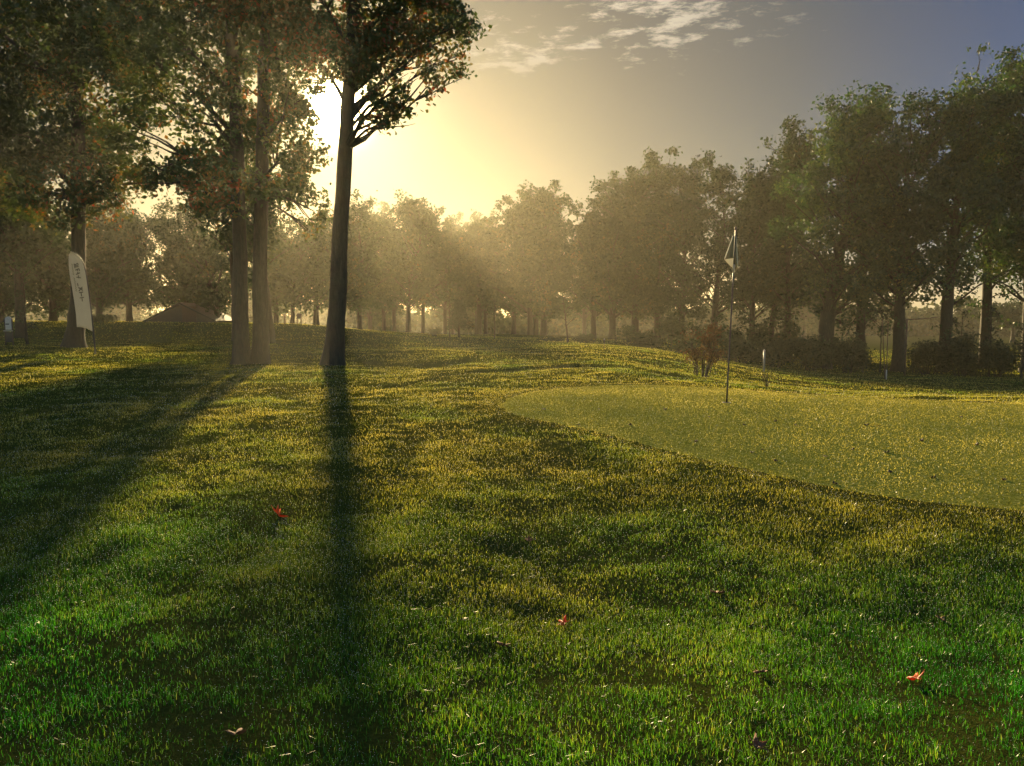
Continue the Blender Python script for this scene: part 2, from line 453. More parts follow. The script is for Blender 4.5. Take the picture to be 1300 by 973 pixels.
gv, gq, gt, gtone, gflare_tint, gmat_q, gmat_t = [], [], [], [], [], [], []
cnt = 0
dewP = []
rng = np.random.default_rng(11)
for (n, y0, y1, h0, h1, w, five) in ((470000, 1.9, 6.2, .016, .036, .0012, True), (330000, 4.6, 9.2, .017, .036, .0025, False), (230000, 7.6, 13.6, .018, .038, .0036, False),
                                     (190000, 11.6, 21, .020, .042, .0052, False), (140000, 18, 35, .022, .05, .0095, False), (110000, 31, 66, .03, .075, .018, False)):
    x, y = scatter(n, y0, y1, .72, 2.4 if y1 < 10 else 1.6, rng)
    rho = green_rho(x, y) + (vn(x * 2.2, y * 2.2, seed=51) - .5) * .05; keep = rho > rng.uniform(.955, 1.06, n)
    fin = 1.0 if y0 < 3 else sstep(y0, y0 + .14 * y0 + .95, y); fout = 1 - sstep(y1 - (.14 * y1 + .6), y1, y)
    keep &= rng.uniform(0, 1, n) < fin * fout
    patch = vn(x * 1.7, y * 1.7, seed=21) * .5 + vn(x * 6, y * 6, seed=22) * .5
    keep &= rng.uniform(0, 1, n) < np.clip((-.10 if y1 < 6 else -.22) + 2.0 * patch, .22, 1)
    x, y, patch, rho = x[keep], y[keep], patch[keep], rho[keep]; n = len(x)
    z = ground_z(x, y)
    collar = .3 + .7 * sstep(.98, 1.14, rho)
    long = sstep(6.5, 2.4, y) if False else 1 - sstep(2.6, 6.5, y)
    side = sstep(.9, -2.5, x) * .5 if False else (1 - sstep(-3, 1.5, x)) * .5
    h = .74 * collar * rng.uniform(h0, h1, n) * (.55 + .9 * patch) * (1 + .45 * long)
    tone = np.clip(rng.normal(.42, .22, n) + (vn(x * 1.1, y * 1.1, seed=31) - .5) * .45 + .45 * (vn(x * 4, y * 4, seed=32) - .5) - .12 * long + .20 * sstep(4.5, 9, y) + .16 * (1 - sstep(1.02, 1.25, rho)), 0, 1)
    straw = rng.uniform(0, 1, n) < .04; tone[straw] = rng.uniform(.75, 1, straw.sum())
    flare_tint = np.clip((1 - sstep(2.4, 6.8, y)) * .8 + (1 - sstep(-4, -1, x)) * .3 * (1 - sstep(5, 12, y)) + (vn(x * .9, y * .9, seed=33) - .5) * .9, 0, 1)  # painted flare and shade tint: emerald blades near the camera and at left
    V, q, t, tn, tip = blades(x, y, z, h, w * rng.uniform(.7, 1.3, n), rng, tone, five, .62)
    gv.append(V); gtone.append(tn); gflare_tint.append(np.repeat(flare_tint, 5 if five else 3))
    if q is not None: gq.append(q + cnt)
    gt.append(t + cnt); cnt += len(V)
    sel = rng.uniform(0, 1, n) < np.clip(.9 / y, .03, .28) * (y < 40)
    dewP.append(np.column_stack([tip[sel], np.clip(.00042 * y[sel] ** .8, .0009, .0036)]))
nbq, nbt = sum(map(len, gq)), sum(map(len, gt))
D = np.vstack(dewP); n = len(D)
O6 = np.array([[1, 0, 0], [-1, 0, 0], [0, 1, 0], [0, -1, 0], [0, 0, 1], [0, 0, -1]], float)
V = D[:, None, :3] + O6[None] * D[:, None, 3:4] * rng.uniform(.6, 1.3, (n, 1, 1))
T8 = np.array([[0, 2, 4], [2, 1, 4], [1, 3, 4], [3, 0, 4], [2, 0, 5], [1, 2, 5], [3, 1, 5], [0, 3, 5]])
gt.append((np.arange(n)[:, None, None] * 6 + T8[None]).reshape(-1, 3) + cnt)
gv.append(V.reshape(-1, 3)); gtone.append(np.ones(n * 6)); gflare_tint.append(np.zeros(n * 6))
grass = mesh_from('grass', np.vstack(gv), np.vstack(gq), np.vstack(gt), [M['grass'], M['dew']], tone=np.concatenate(gtone), extra=np.concatenate(gflare_tint),
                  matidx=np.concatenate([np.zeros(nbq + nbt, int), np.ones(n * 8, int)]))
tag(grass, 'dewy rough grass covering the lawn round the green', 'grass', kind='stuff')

# fine blades of the putting green
n = 330000
x, y = scatter(n, 4.8, 14.5, .75, .9, rng)
kp = green_rho(x, y) + (vn(x * 2.2, y * 2.2, seed=51) - .5) * .05 < rng.uniform(.99, 1.12, n); x, y = x[kp], y[kp]; n = len(x)
tone = np.clip(rng.normal(.5, .24, n) + (vn(x * 1.2, y * 1.2, seed=41) - .5) * .5 + (vn(x * 5, y * 5, seed=42) - .5) * .4, 0, 1)
V, q, t, tn, tip = blades(x, y, np.where(green_rho(x, y) < 1, green_z(x, y), ground_z(x, y)), rng.uniform(.007, .016, n), .0018 * (1 + .10 * y), rng, tone, False, .9)
sel = rng.uniform(0, 1, n) < .05; tp = tip[sel]; m_ = len(tp)
Vd = tp[:, None] + O6[None] * .0022 * rng.uniform(.6, 1.3, (m_, 1, 1))
td = (np.arange(m_)[:, None, None] * 6 + T8[None]).reshape(-1, 3) + len(V)
pgr = mesh_from('mown_grass', np.vstack([V, Vd.reshape(-1, 3)]), None, np.vstack([t, td]), [M['putt'], M['dew']], tone=np.concatenate([tn, np.ones(m_ * 6)]),
                matidx=np.concatenate([np.zeros(len(t), int), np.ones(len(td), int)]))
tag(pgr, 'short mown grass of the golden putting green', 'grass', kind='stuff')

# ------------------------------------------------------------------ trees
def leaf_quads(C, L, W, rng, up=.4):
    n = len(C)
    N = rng.normal(0, 1, (n, 3)); N[:, 2] += up; N /= np.linalg.norm(N, axis=1)[:, None]
    A = np.cross(N, rng.normal(0, 1, (n, 3))); A /= np.linalg.norm(A, axis=1)[:, None] + 1e-9
    B = np.cross(N, A)
    L = L * rng.uniform(.65, 1.3, n)[:, None]; Wd = W * rng.uniform(.65, 1.3, n)[:, None]
    V = np.stack([C - A * L * .5, C + B * Wd * .5 - A * L * .05 + N * Wd * .12, C + A * L * .5, C - B * Wd * .5 - A * L * .05 + N * Wd * .12], 1).reshape(-1, 3)
    return V, np.arange(n * 4).reshape(n, 4)

def foliage(lobes, L, W, lai, rng, seed, gap=.36, gapscale=1.6, sprig=.16, hole=None, tone0=.4, patchy=.5):
    pts, tones = [], []
    for (c, r) in lobes:
        r = np.asarray(r, float) * np.ones(3)
        n = int(lai * math.pi * r[0] * r[2] / (L * W * .5))
        ns = max(6, n // 9)
        s = rng.normal(0, 1, (ns, 3)); s /= np.linalg.norm(s, axis=1)[:, None]
        s = c + s * r * (rng.uniform(.15, 1, (ns, 1)) ** .55)
        which = rng.integers(0, ns, n)
        p = s[which] + rng.normal(0, 1, (n, 3)) * sprig * np.array([1, 1, .65])
        st = rng.normal(0, .12, ns) + rng.normal(0, .12)
        pts.append(p); tones.append(tone0 + st[which] + rng.normal(0, .12, n))
    P = np.vstack(pts); t = np.clip(np.concatenate(tones), 0, 1)
    t = np.clip(t + (vn(P[:, 0] * .8, P[:, 1] * .8, P[:, 2] * .8, seed + 7) - .5) * patchy, 0, 1)
    f = gapscale
    nz = vn(P[:, 0] * f, P[:, 1] * f, P[:, 2] * f, seed) * .62 + vn(P[:, 0] * f * 2.7, P[:, 1] * f * 2.7, P[:, 2] * f * 2.7, seed + 1) * .38
    keep = nz > gap
    if hole is not None: keep &= ~hole(P)
    return P[keep], t[keep]

def trunk_mesh(mb, base, pts, radii, k=12, rng=None, flare=1.6, wob=.02):
    """a trunk along pts (relative to base) with a root flare and buttress ridges"""
    P = np.asarray(pts, float); R = np.asarray(radii, float)
    s = np.linspace(0, 1, 26) ** 1.25
    tt = np.linspace(0, 1, len(P))
    C = np.column_stack([np.interp(s, tt, P[:, q]) for q in range(3)]); rr = np.interp(s, tt, R)
    hgt = C[:, 2] - C[0, 2]
    rr = rr * (1 + (flare - 1) * np.exp(-np.maximum(hgt, 0) / .35))
    C[1:, :2] += rng.normal(0, wob, (len(C) - 1, 2)) * .5
    th = np.arange(k) / k * 2 * np.pi
    ph = rng.uniform(0, 6.28, 3)
    ridge = 1 + (.16 * np.sin(3 * th + ph[0]) + .10 * np.sin(5 * th + ph[1]))[None] * np.exp(-np.maximum(hgt, 0) / .4)[:, None] + rng.normal(0, .025, (len(C), k))
    V = np.stack([C[:, None, 0] + rr[:, None] * ridge * np.cos(th), C[:, None, 1] + rr[:, None] * ridge * np.sin(th), np.repeat(C[:, None, 2], k, 1)], -1)
    n = len(C); i = np.arange(n - 1)[:, None] * k; j = np.arange(k)[None]; j2 = (j + 1) % k
    mb.add(V.reshape(-1, 3), np.stack([i + j, i + j2, i + k + j2, i + k + j], -1).reshape(-1, 4))
    return C, rr

def limb(mb, a, b, r0, r1, rng, k=5, sag=.25, n=6):
    t = np.linspace(0, 1, n)[:, None]
    L = np.linalg.norm(b - a)
    m = (a + b) / 2 + np.array([0, 0, sag * L * .5]) + rng.normal(0, .05 * L, 3)
    P = (1 - t) ** 2 * a + 2 * t * (1 - t) * m + t ** 2 * b
    P[1:-1] += rng.normal(0, .015 * L, (n - 2, 3))
    mb.tube(P, r0 + (r1 - r0) * t[:, 0] ** .8, k, False)
    return P

SIZES = dict(L=.15, W=.10)

def make_tree(name, base, label, cat, group, trunk_pts, trunk_r, lobes, mat, L, W, lai, seed, gap=.36, gapscale=1.6, sprig=.16,
              hole=None, tone0=.4, flare=1.6, twigs=2, low=None):
    rng = np.random.default_rng(seed)
    base = np.asarray(base, float)
    root = thing(name, base, label, cat, group)
    mb = MB()
    P = np.asarray(trunk_pts, float)
    C, rr = trunk_mesh(mb, base, P, trunk_r, 12, rng, flare)
    lob = [(np.asarray(c, float) - base, r) for c, r in lobes]
    for c, r in lob:
        hd = math.hypot(*(c[:2] - np.array([np.interp(c[2], C[:, 2], C[:, q]) for q in (0, 1)])))
        za = min(max(c[2] - hd * .75, (low if low is not None else C[-1, 2] * .3)), C[-1, 2] * .97)
        a = np.array([np.interp(za, C[:, 2], C[:, 0]), np.interp(za, C[:, 2], C[:, 1]), za])
        ra = float(np.interp(za, C[:, 2], rr))
        r3 = np.asarray(r, float) * np.ones(3)
        P_ = limb(mb, a, c, min(.5 * ra, .1 * np.mean(r3) + .02), .012, rng)
        for _ in range(twigs):
            e = c + rng.normal(0, .55, 3) * r3
            limb(mb, P_[3], e, .02 + .012 * np.mean(r3), .005, rng, 4, .1, 5)
    mb.build('trunk', M['bark'], root, True)
    P, t = foliage(lob, L, W, lai, rng, seed, gap, gapscale, sprig, (lambda p: hole(p + base)) if hole else None, tone0)
    V, Q = leaf_quads(P, L, W, rng)
    mesh_from('crown', V, Q, None, mat, root, tone=np.repeat(t, 4))
    return root

def lobes_px(lst, d, rng, depth=1.0):
    out = []
    for (u, v, r) in lst:
        rm = r * d / FPX
        p = at(u, v, d + rng.uniform(-depth, depth))
        out.append((p, (rm, rm * 1.1, rm * .85)))
    return out

eye = np.array([0, 0, EYE])
def sun_gap(P):
    """leaves cut away along the line from eye to sun, so its disc shows"""
    q = P - eye; a = q @ SUN
    d = np.linalg.norm(q - a[:, None] * SUN, axis=1)
    return d < .60 + .14 * np.sin(P[:, 0] * 7 + P[:, 2] * 9)

rng = np.random.default_rng(3)
# the leaning oak in front of the sun
b = place(423, 19.0)
top = [at(432, 300, 19) - b, at(440, 165, 19) - b, at(450, 0, 19.1) - b, at(458, -170, 19.2) - b, at(466, -300, 19.2) - b]
lob = lobes_px([(475, 135, 30), (408, 82, 26), (425, 55, 40), (446, 92, 18), (505, 112, 26), (502, 148, 20), (488, 58, 14), (540, 100, 26), (584, 92, 10), (520, 128, 14), (590, 40, 22), (497, 60, 50), (545, 62, 36), (572, 30, 34), (579, 76, 13), (560, 5, 42), (452, 75, 42), (405, 70, 45), (520, 20, 55),
                (440, 10, 70), (400, -20, 80), (500, -60, 95), (560, -90, 80), (430, -120, 100), (370, -80, 70), (490, -190, 95), (420, -220, 90), (460, -300, 70)], 19, rng, 1.3)
make_tree('oak_tree', b, 'leaning oak whose trunk passes in front of the low sun', 'tree', 'tall oaks on the near lawn',
          [(0, 0, -.15)] + top, [.225, .185, .165, .145, .11, .05], lob, M['oak'], .12, .075, 4.8, 101, .48, 1.5, .115, sun_gap, .46, 1.6, 3, 5.0)
# the pair of oaks whose feet touch
b = place(306, 19.4)
top = [at(304, 300, 19.4) - b, at(300, 150, 19.4) - b, at(292, 0, 19.4) - b, at(288, -170, 19.4) - b, at(284, -300, 19.4) - b]
lob = lobes_px([(262, 225, 42), (235, 205, 45), (250, 262, 20), (285, 262, 24), (200, 215, 34), (175, 232, 24), (255, 140, 62), (200, 125, 55), (165, 165, 48), (300, 190, 40), (290, 90, 60),
                (215, 50, 70), (285, 20, 75), (150, 60, 60), (240, -60, 100), (310, -90, 90), (190, -110, 90), (270, -180, 100), (290, -280, 70)], 19.4, rng, 1.4)
make_tree('oak_tree', b, 'straight oak on the left of the touching pair of trunks', 'tree', 'tall oaks on the near lawn',
          [(0, 0, -.15)] + top, [.195, .165, .15, .13, .10, .05], lob, M['oak'], .12, .075, 4.8, 102, .48, 1.5, .12, sun_gap, .46, 1.5, 3, 3.8)
b = place(330, 19.6)
top = [at(331, 300, 19.6) - b, at(334, 150, 19.6) - b, at(338, 0, 19.6) - b, at(345, -170, 19.6) - b, at(350, -290, 19.6) - b]
lob = lobes_px([(345, 232, 34), (385, 235, 34), (398, 268, 22), (392, 292, 10), (370, 190, 44), (345, 130, 55), (385, 120, 40), (320, 180, 35), (350, 60, 65), (395, 30, 50), (330, 10, 70), (312, 235, 24),
                (360, -60, 95), (300, -40, 80), (390, -130, 85), (340, -190, 95), (350, -280, 70)], 19.6, rng, 1.4)
make_tree('oak_tree', b, 'straight oak on the right of the touching pair of trunks', 'tree', 'tall oaks on the near lawn',
          [(0, 0, -.15)] + top, [.20, .165, .15, .13, .10, .05], lob, M['oak'], .12, .075, 4.8, 103, .48, 1.5, .12, sun_gap, .46, 1.45, 3, 4.0)
# the oak behind the banner
b = place(93, 25.0)
top = [at(99, 380, 25) - b, at(99, 220, 25) - b, at(97, 60, 25) - b, at(96, -100, 25) - b, at(96, -210, 25) - b]
lob = lobes_px([(110, 190, 60), (45, 175, 65), (150, 215, 50), (70, 240, 55), (15, 250, 50), (125, 255, 38), (110, 100, 75), (40, 85, 75), (170, 120, 55), (0, 20, 90), (90, 15, 85),
                (175, 40, 65), (-60, 130, 90), (-70, 230, 70), (100, -90, 105), (20, -100, 105), (170, -70, 80), (100, -180, 90), (-60, 0, 90)], 25, rng, 2.0)
make_tree('oak_tree', b, 'dark oak trunk standing close behind the white feather banner', 'tree', 'tall oaks on the near lawn',
          [(0, 0, -.15)] + top, [.27, .21, .195, .165, .12, .05], lob, M['oak'], .14, .09, 4.4, 104, .44, 1.3, 0.17, None, .36, 1.8, 3, 4.5)

# ------------------------------------------------------------------ rows of trees behind
def auto_lobes(rng, base, H, cb, R, n=20):
    out = []
    for q in range(n):
        t = (q + .5) / n
        prof = R * math.sqrt(max(.04, 1 - ((t - .42) / .64) ** 2))
        a = q * 2.4 + rng.uniform(-.5, .5)
        rad = prof * rng.uniform(.15, .75)
        r = R * rng.uniform(.32, .50) * (1.0 if t < .8 else .8)
        c = base + np.array([math.cos(a) * rad, math.sin(a) * rad, cb + (H - cb) * (t * .88 + .04)])
        out.append((c, (r, r, r * .85)))
    out.append((base + np.array([rng.uniform(-.2, .2) * R, 0, H - R * .26]), R * .3))
    for q in range(26):                                  # ragged tufts at the skin of the crown
        t = rng.uniform(.05, 1.02) if q < 14 else rng.uniform(.6, 1.06)
        prof = R * math.sqrt(max(.03, 1 - ((min(t, 1) - .42) / .64) ** 2)); a = rng.uniform(0, 6.28); rad = prof * rng.uniform(.85, 1.22)
        r = R * rng.uniform(.09, .18)
        out.append((base + np.array([math.cos(a) * rad, math.sin(a) * rad, cb + (H - cb) * t]), (r, r, r * 1.15)))
    return out

def row_tree(u, d, vtop, rpx, wpx, vcb, label, seed, mat='far', group='trees of the misty row behind the lawn', lean=0.0, name='broadleaf_tree', L=.19, W=.13,
             lai=3.4, gap=.385, tone0=.4, cat='tree', wide=None, gapscale=1.15):
    rng = np.random.default_rng(seed)
    b = place(u, d); k = max(1.0, d / 50) if L < .3 else 1.0; L, W = L * k, W * k
    H = at(u, vtop, d)[2] - b[2]; cb = at(u, vcb, d)[2] - b[2]
    R = rpx * d / FPX; r = .5 * wpx * d / FPX
    lx = lean * d / FPX
    pts = [(0, 0, -.2), (lx * .2, 0, H * .25), (lx * .6, rng.normal(0, .1), H * .45), (lx + rng.normal(0, .15), 0, H * .64), (lx + rng.normal(0, .3), 0, H * .82)]
    lx += rng.normal(0, .35)
    pts = [(0, 0, -.2), (lx * .2, 0, H * .25), (lx * .6, rng.normal(0, .1), H * .45), (lx + rng.normal(0, .2), 0, H * .64), (lx + rng.normal(0, .4), 0, H * .82)]
    lob = auto_lobes(rng, b + np.array([lx * .6, 0, 0]), H * rng.uniform(.97, 1.0), cb * rng.uniform(.88, 1.12), R)
    for q in range(4 if u > 860 else 0):
        a = rng.uniform(0, 6.28); o_ = rng.uniform(.25, 1.0)
        lob.append((b + np.array([math.cos(a) * o_, math.sin(a) * o_, cb * rng.uniform(.4, .98)]), (.32, .32, .22)))
    return make_tree(name, b, label, cat, group, pts, [r, r * .88, r * .62, r * .33, r * .1], lob, M[mat], L, W, lai, seed, gap, gapscale, .2, None, tone0, 1.5, 1, cb * .8)

ROW = [  # u, d, top v, crown radius px, trunk px, crown bottom v, label
 (457, 54, 252, 34, 6, 392, 'row tree just right of the leaning oak trunk, pale in the sunbeam'),
 (488, 91, 268, 36, 5, 396, 'slim row tree second to the right of the leaning oak trunk'),
 (501, 81, 285, 34, 5, 392, 'dark row tree with twiggy low shoots, left of the broadest misty crown'),
 (518, 62, 246, 46, 6, 390, 'broad crowned row tree whose misty top rises left of the sky notch'),
 (537, 81, 262, 40, 5, 388, 'row tree standing directly left of the little rounded bush'),
 (565, 79, 292, 38, 5, 386, 'row tree standing between the little rounded bush and the dark conifer'),
 (608, 81, 285, 38, 7, 392, 'thicker of the row trunks right of the small dark conifer'),
 (617, 83, 300, 34, 5, 396, 'darker trunk close beside the thicker one right of the small conifer'),
 (652, 77, 262, 44, 6, 396, 'row tree with reddish straight trunk left of the trunk cluster'),
 (673, 74, 262, 44, 7, 398, 'leftmost trunk of the three trunk cluster by the bent sapling'),
 (680, 76, 245, 46, 6, 398, 'middle trunk of the three trunk cluster by the bent sapling'),
 (690, 74, 237, 46, 8, 396, 'stout rightmost trunk of the three trunk cluster by the bent sapling'),
 (753, 63, 268, 44, 7, 396, 'row tree first to the right of the bent sapling'),
 (777, 61, 240, 48, 9, 398, 'row tree behind the crest of the lit lawn, shorter than its right neighbour'),
 (806, 61, 215, 52, 10, 400, 'dome crowned tree on the left of the tall dark mass'),
 (834, 63, 203, 54, 9, 402, 'tallest dome crowned tree right of the sky gap'),
 (864, 58, 216, 46, 8, 398, 'tree behind the rust coloured shrub, left of its top'),
 (905, 48, 208, 46, 9, 396, 'slightly tilted trunk rising out of the rust coloured shrub'),
 (954, 42, 214, 42, 8, 398, 'tree first to the right of the flagstick'),
 (976, 42, 184, 46, 7, 396, 'tree behind the white marker post'),
 (999, 41, 165, 48, 9, 394, 'tree with a forked low branch left of the massive trunk'),
]
for q, (u, d, vt, rp, wp, vc, lb) in enumerate(ROW):
    row_tree(u, d, vt, rp, wp, vc, lb, 200 + q, lean=(10 if u == 905 else 0))
RIGHT = [
 (1045, 35, 128, 74, 20, 388, 'massive trunked tree left of the gap in the hedge', 0),
 (1092, 38, 122, 62, 12, 375, 'tall tree with open airy top behind the young saplings', 4),
 (1141, 34, 150, 74, 15, 372, 'flared trunk standing in the gap of the hedge', 4),
 (1199, 34, 92, 80, 15, 372, 'tall tree right of the crossbar post, trunk rising from the bramble', 0),
 (1250, 37, 78, 70, 13, 362, 'tall tree behind the young sapling on the far right', 0),
 (1306, 34, 62, 82, 16, 366, 'tallest bright leaved tree cut by the right edge', 0),
 (1385, 34, 60, 80, 16, 366, 'tree beyond the right edge whose branches reach into view', 0),
]
for q, (u, d, vt, rp, wp, vc, lb, ln) in enumerate(RIGHT):
    row_tree(u, d, vt, rp, wp, vc, lb, 260 + q, 'right', 'tall trees behind the hedge on the right', ln, L=.165, W=.11, lai=3.3, gap=.435, tone0=.45)
LEFT = [
 (28, 33, 215, 52, 12, 340, 'dim trunk behind the notice board at the left edge'),
 (-70, 38, 150, 90, 12, 350, 'tree beyond the left edge filling the dark corner'),
 (4, 44, 292, 44, 7, 396, 'bank tree at the far left edge behind the notice board'),
 (70, 46, 262, 56, 9, 395, 'tree on the bank left of the banner oak, dark and dense'),
 (128, 45, 255, 52, 8, 388, 'bank tree just right of the banner, above its pole'),
 (166, 47, 270, 46, 7, 384, 'bank tree left of the bright gap beside the shed'),
 (345, 33, 185, 48, 10, 318, 'tree added behind the oak pair to shade the left lawn'),  # this and the next tree are added, behind the oaks, to cast shade
 (300, 33.5, 175, 46, 9, 312, 'hidden tree added behind the left trunk of the oak pair for its shade'),
 (240, 52, 262, 58, 10, 398, 'broad misty tree whose crown hangs over the shed roof'),
 (278, 49, 300, 42, 7, 392, 'smaller bank tree between the shed and the oak pair'),
 (352, 49, 285, 40, 6, 390, 'bank tree just right of the oak pair'),
 (372, 47, 300, 34, 5, 386, 'bank tree behind the small dark signboard'),
 (402, 48, 275, 40, 7, 388, 'bank tree between the signboard and the leaning oak'),
 (432, 49, 268, 38, 7, 392, 'bank tree hidden behind the leaning oak trunk'),
]
for q, (u, d, vt, rp, wp, vc, lb) in enumerate(LEFT):
    row_tree(u, d, vt, rp, wp, vc, lb, 300 + q, 'far', 'trees on the grassy bank at the left', gap=.475 if d in (33, 33.5) and u > 100 else .385)
FAR = [(330, 120, 335, 50), (470, 128, 268, 46), (575, 124, 282, 44), (605, 130, 276, 48), (742, 120, 292, 40), (1285, 95, 395, 45), (160, 115, 345, 50), (1020, 120, 335, 60)]
for q, (u, d, vt, rp) in enumerate(FAR):
    row_tree(u, d, vt, rp, 5, 400, 'pale far tree fading into the mist behind the nearer row', 330 + q, 'far', 'pale far trees behind the row', L=.36, W=.26, lai=3.0)

# an added wood that blocks the bright horizon haze under the crowns
rng = np.random.default_rng(55); pts = []
for q in range(130):
    a = math.radians(-62 + 124 * q / 129 + rng.uniform(-.6, .6)); dd = rng.uniform(135, 165)
    hh = rng.uniform(3.5, 6.5)
    for _ in range(5):
        c = np.array([math.tan(a) * dd + rng.uniform(-2.5, 2.5), dd + rng.uniform(-3, 3), -2.6 + hh * rng.uniform(.2, .9)])
        pts.append(c + rng.normal(0, 1, (150, 3)) * np.array([1.6, 1.6, hh * .17]))
pts = np.vstack(pts); pts[:, 2] = np.maximum(pts[:, 2], -2.8)
V, Q = leaf_quads(pts, 1.0, .7, rng)
fw = mesh_from('added_far_wood', V, Q, None, M['far'], tone=np.repeat(rng.uniform(0, 1, len(pts)), 4))
tag(fw, 'far wood added to darken the bright horizon under the crowns', 'wood', kind='stuff')

# ------------------------------------------------------------------ shrubs, bushes and saplings
def bush(u, d, vtop, rpx, label, seed, mat='bush', name='bramble_bush', cat='bush', group='bramble bushes of the low hedge', L=.09, W=.06, lai=2.6, gap=.3, dy=0.0):
    rng = np.random.default_rng(seed)
    b = place(u, d); H = at(u, vtop, d)[2] - b[2]; R = rpx * d / FPX
    root = thing(name, b, label, cat, group)
    mb = MB(); lob = []
    for q in range(11):
        a = q * 2.4; rad = R * rng.uniform(.15, .75)
        h = H * rng.uniform(.3, .8) * (1 - .3 * rad / R)
        c = np.array([math.cos(a) * rad, math.sin(a) * rad * .6, h])
        lob.append((c, (R * .36, R * .34, H * .27)))
        limb(mb, np.array([c[0] * .35, c[1] * .35, -.05]), c, .02, .005, rng, 4, .1)
    mb.build('stems', M['bark'], root, True)
    P, t = foliage(lob, L, W, lai, rng, seed, gap, 2.2, .11, None, .45)
    P = P[P[:, 2] > .02]; t = t[:len(P)]
    V, Q = leaf_quads(P, L, W, rng)
    mesh_from('foliage', V, Q, None, M[mat], root, tone=np.repeat(t, 4))
    return root

HEDGE = [(868, 33, 428, 24, 'low bramble behind the rust coloured shrub'), (938, 32.5, 426, 28, 'bramble bush behind the lower flagstick'),
         (985, 32, 428, 30, 'bramble bush right behind the white marker post'), (1030, 31.5, 424, 32, 'bramble bush at the foot of the massive trunk'),
         (1078, 31.5, 420, 30, 'bramble bush at the left side of the hedge gap'), (1178, 31.5, 428, 30, 'bramble bush at the right side of the hedge gap'),
         (1222, 31, 420, 32, 'tall bramble bush left of the far right sapling'), (1268, 30.5, 428, 32, 'bramble bush under the far right sapling'),
         (1318, 30, 424, 34, 'bramble bush cut by the right edge')]
for q, (u, d, vt, rp, lb) in enumerate(HEDGE): bush(u, d, vt, rp, lb, 400 + q)
bush(552, 46, 413, 8, 'little rounded bush standing alone between row trunks', 420, group='small shrubs among the row trunks', name='shrub', cat='shrub')
bush(742, 42, 424, 16, 'grey green shrub right of the bent sapling', 421, group='small shrubs among the row trunks', name='shrub', cat='shrub')
bush(700, 42, 428, 22, 'low dark shrub at the foot of the three trunk cluster', 422, group='small shrubs among the row trunks', name='shrub', cat='shrub')
bush(820, 40, 428, 26, 'dark undergrowth shrub below the dome crowned trees', 423, group='small shrubs among the row trunks', name='shrub', cat='shrub')
bush(128, 44, 396, 26, 'pale shrub on the bank right of the banner', 424, group='small shrubs among the row trunks', name='shrub', cat='shrub')

rng = np.random.default_rng(61)
for q in range(13):
    bush(800 + 16.5 * q + float(rng.uniform(-6, 6)), float(rng.uniform(47, 57)) if q < 7 else float(rng.uniform(37, 41)), 405 + float(rng.uniform(-12, 14)), 17 + float(rng.uniform(-4, 6)),
         'dim leafy undergrowth shrub among the trunks right of the bent sapling', 440 + q, 'far', 'undergrowth_shrub', 'shrub', 'undergrowth among the row trunks', L=.14, W=.09, lai=1.6, gap=.42)

# the rust coloured shrub
rng = np.random.default_rng(77)
b = place(890, 17.5)
root = thing('rust_shrub', b, 'many stemmed rust coloured shrub left of the flagstick', 'shrub')
mb = MB(); lob = []; sc = 17.5 / FPX
for q in range(15):
    a = rng.uniform(0, 6.28); sp = rng.uniform(.1, 1)
    c = np.array([math.cos(a) * sp * 26 * sc, math.sin(a) * sp * 18 * sc, rng.uniform(22, 60) * sc])
    foot = np.array([math.cos(a) * sp * 10 * sc, math.sin(a) * .1, -.05])
    P_ = limb(mb, foot, c + np.array([0, 0, .12]), .014, .004, rng, 5, .15)
    for _ in range(3): limb(mb, P_[3], c + rng.normal(0, .14, 3), .006, .002, rng, 4, .1, 4)
    lob.append((c, (.19, .18, .17)))
mb.build('stems', M['bark'], root, True)
P, t = foliage(lob, .055, .035, 1.3, rng, 78, .36, 3.5, .06, None, .5)
V, Q = leaf_quads(P, .055, .035, rng); mesh_from('foliage', V, Q, None, M['rust'], root, tone=np.repeat(t, 4))

def sapling(u, d, vtop, rpx, wpx, vcb, label, seed, lean=0, mat='bush', lai=.5, name='sapling', group='young saplings at the edge of the lawn', L=.11, W=.07):
    rng = np.random.default_rng(seed); b = place(u, d)
    H = at(u, vtop, d)[2] - b[2]; cb = at(u, vcb, d)[2] - b[2]; R = rpx * d / FPX; r = .5 * wpx * d / FPX
    lx = lean * d / FPX
    lob = []
    for q in range(10):
        t = q / 9; a = q * 2.4; rad = R * rng.uniform(.3, .8) * (1 - .5 * t)
        lob.append((b + np.array([math.cos(a) * rad + lx * (.4 + .6 * t), math.sin(a) * rad, cb + (H - cb) * t]), (R * .36, R * .36, R * .3)))
    return make_tree(name, b, label, 'sapling', group, [(0, 0, -.1), (lx * .35, 0, H * .33), (lx * .7, 0, H * .66), (lx, 0, H * .98)], [r, r * .85, r * .6, r * .2], lob, M[mat], L, W, lai, seed,
                     .4, 2.4, .1, None, .35, 1.3, 1, cb * .6)
sapling(721, 41, 376, 14, 2.4, 405, 'bent slim sapling alone in the bright gap of the row', 501, -6)
sapling(1257, 31, 388, 20, 2.2, 430, 'dark spindly sapling at the far right above the bramble', 502)
sapling(1220, 35, 392, 22, 2.0, 440, 'pale thin sapling right of the tall bramble trunk', 503, lai=.35)
sapling(1096, 32, 394, 18, 2.2, 416, 'tufted sapling left of the flared trunk', 504)
sapling(1118, 33, 392, 14, 1.8, 408, 'small leafy sapling close to the flared trunk', 505)
sapling(1298, 29, 412, 16, 2.4, 440, 'sapling with drooping twigs at the right edge', 506, 4)
sapling(34, 27, 330, 22, 3.2, 412, 'young green sapling between the notice board and the banner', 507, lai=1.0)
sapling(571, 45, 372, 8, 1.5, 400, 'hair thin sapling left of the dark conifer', 508)
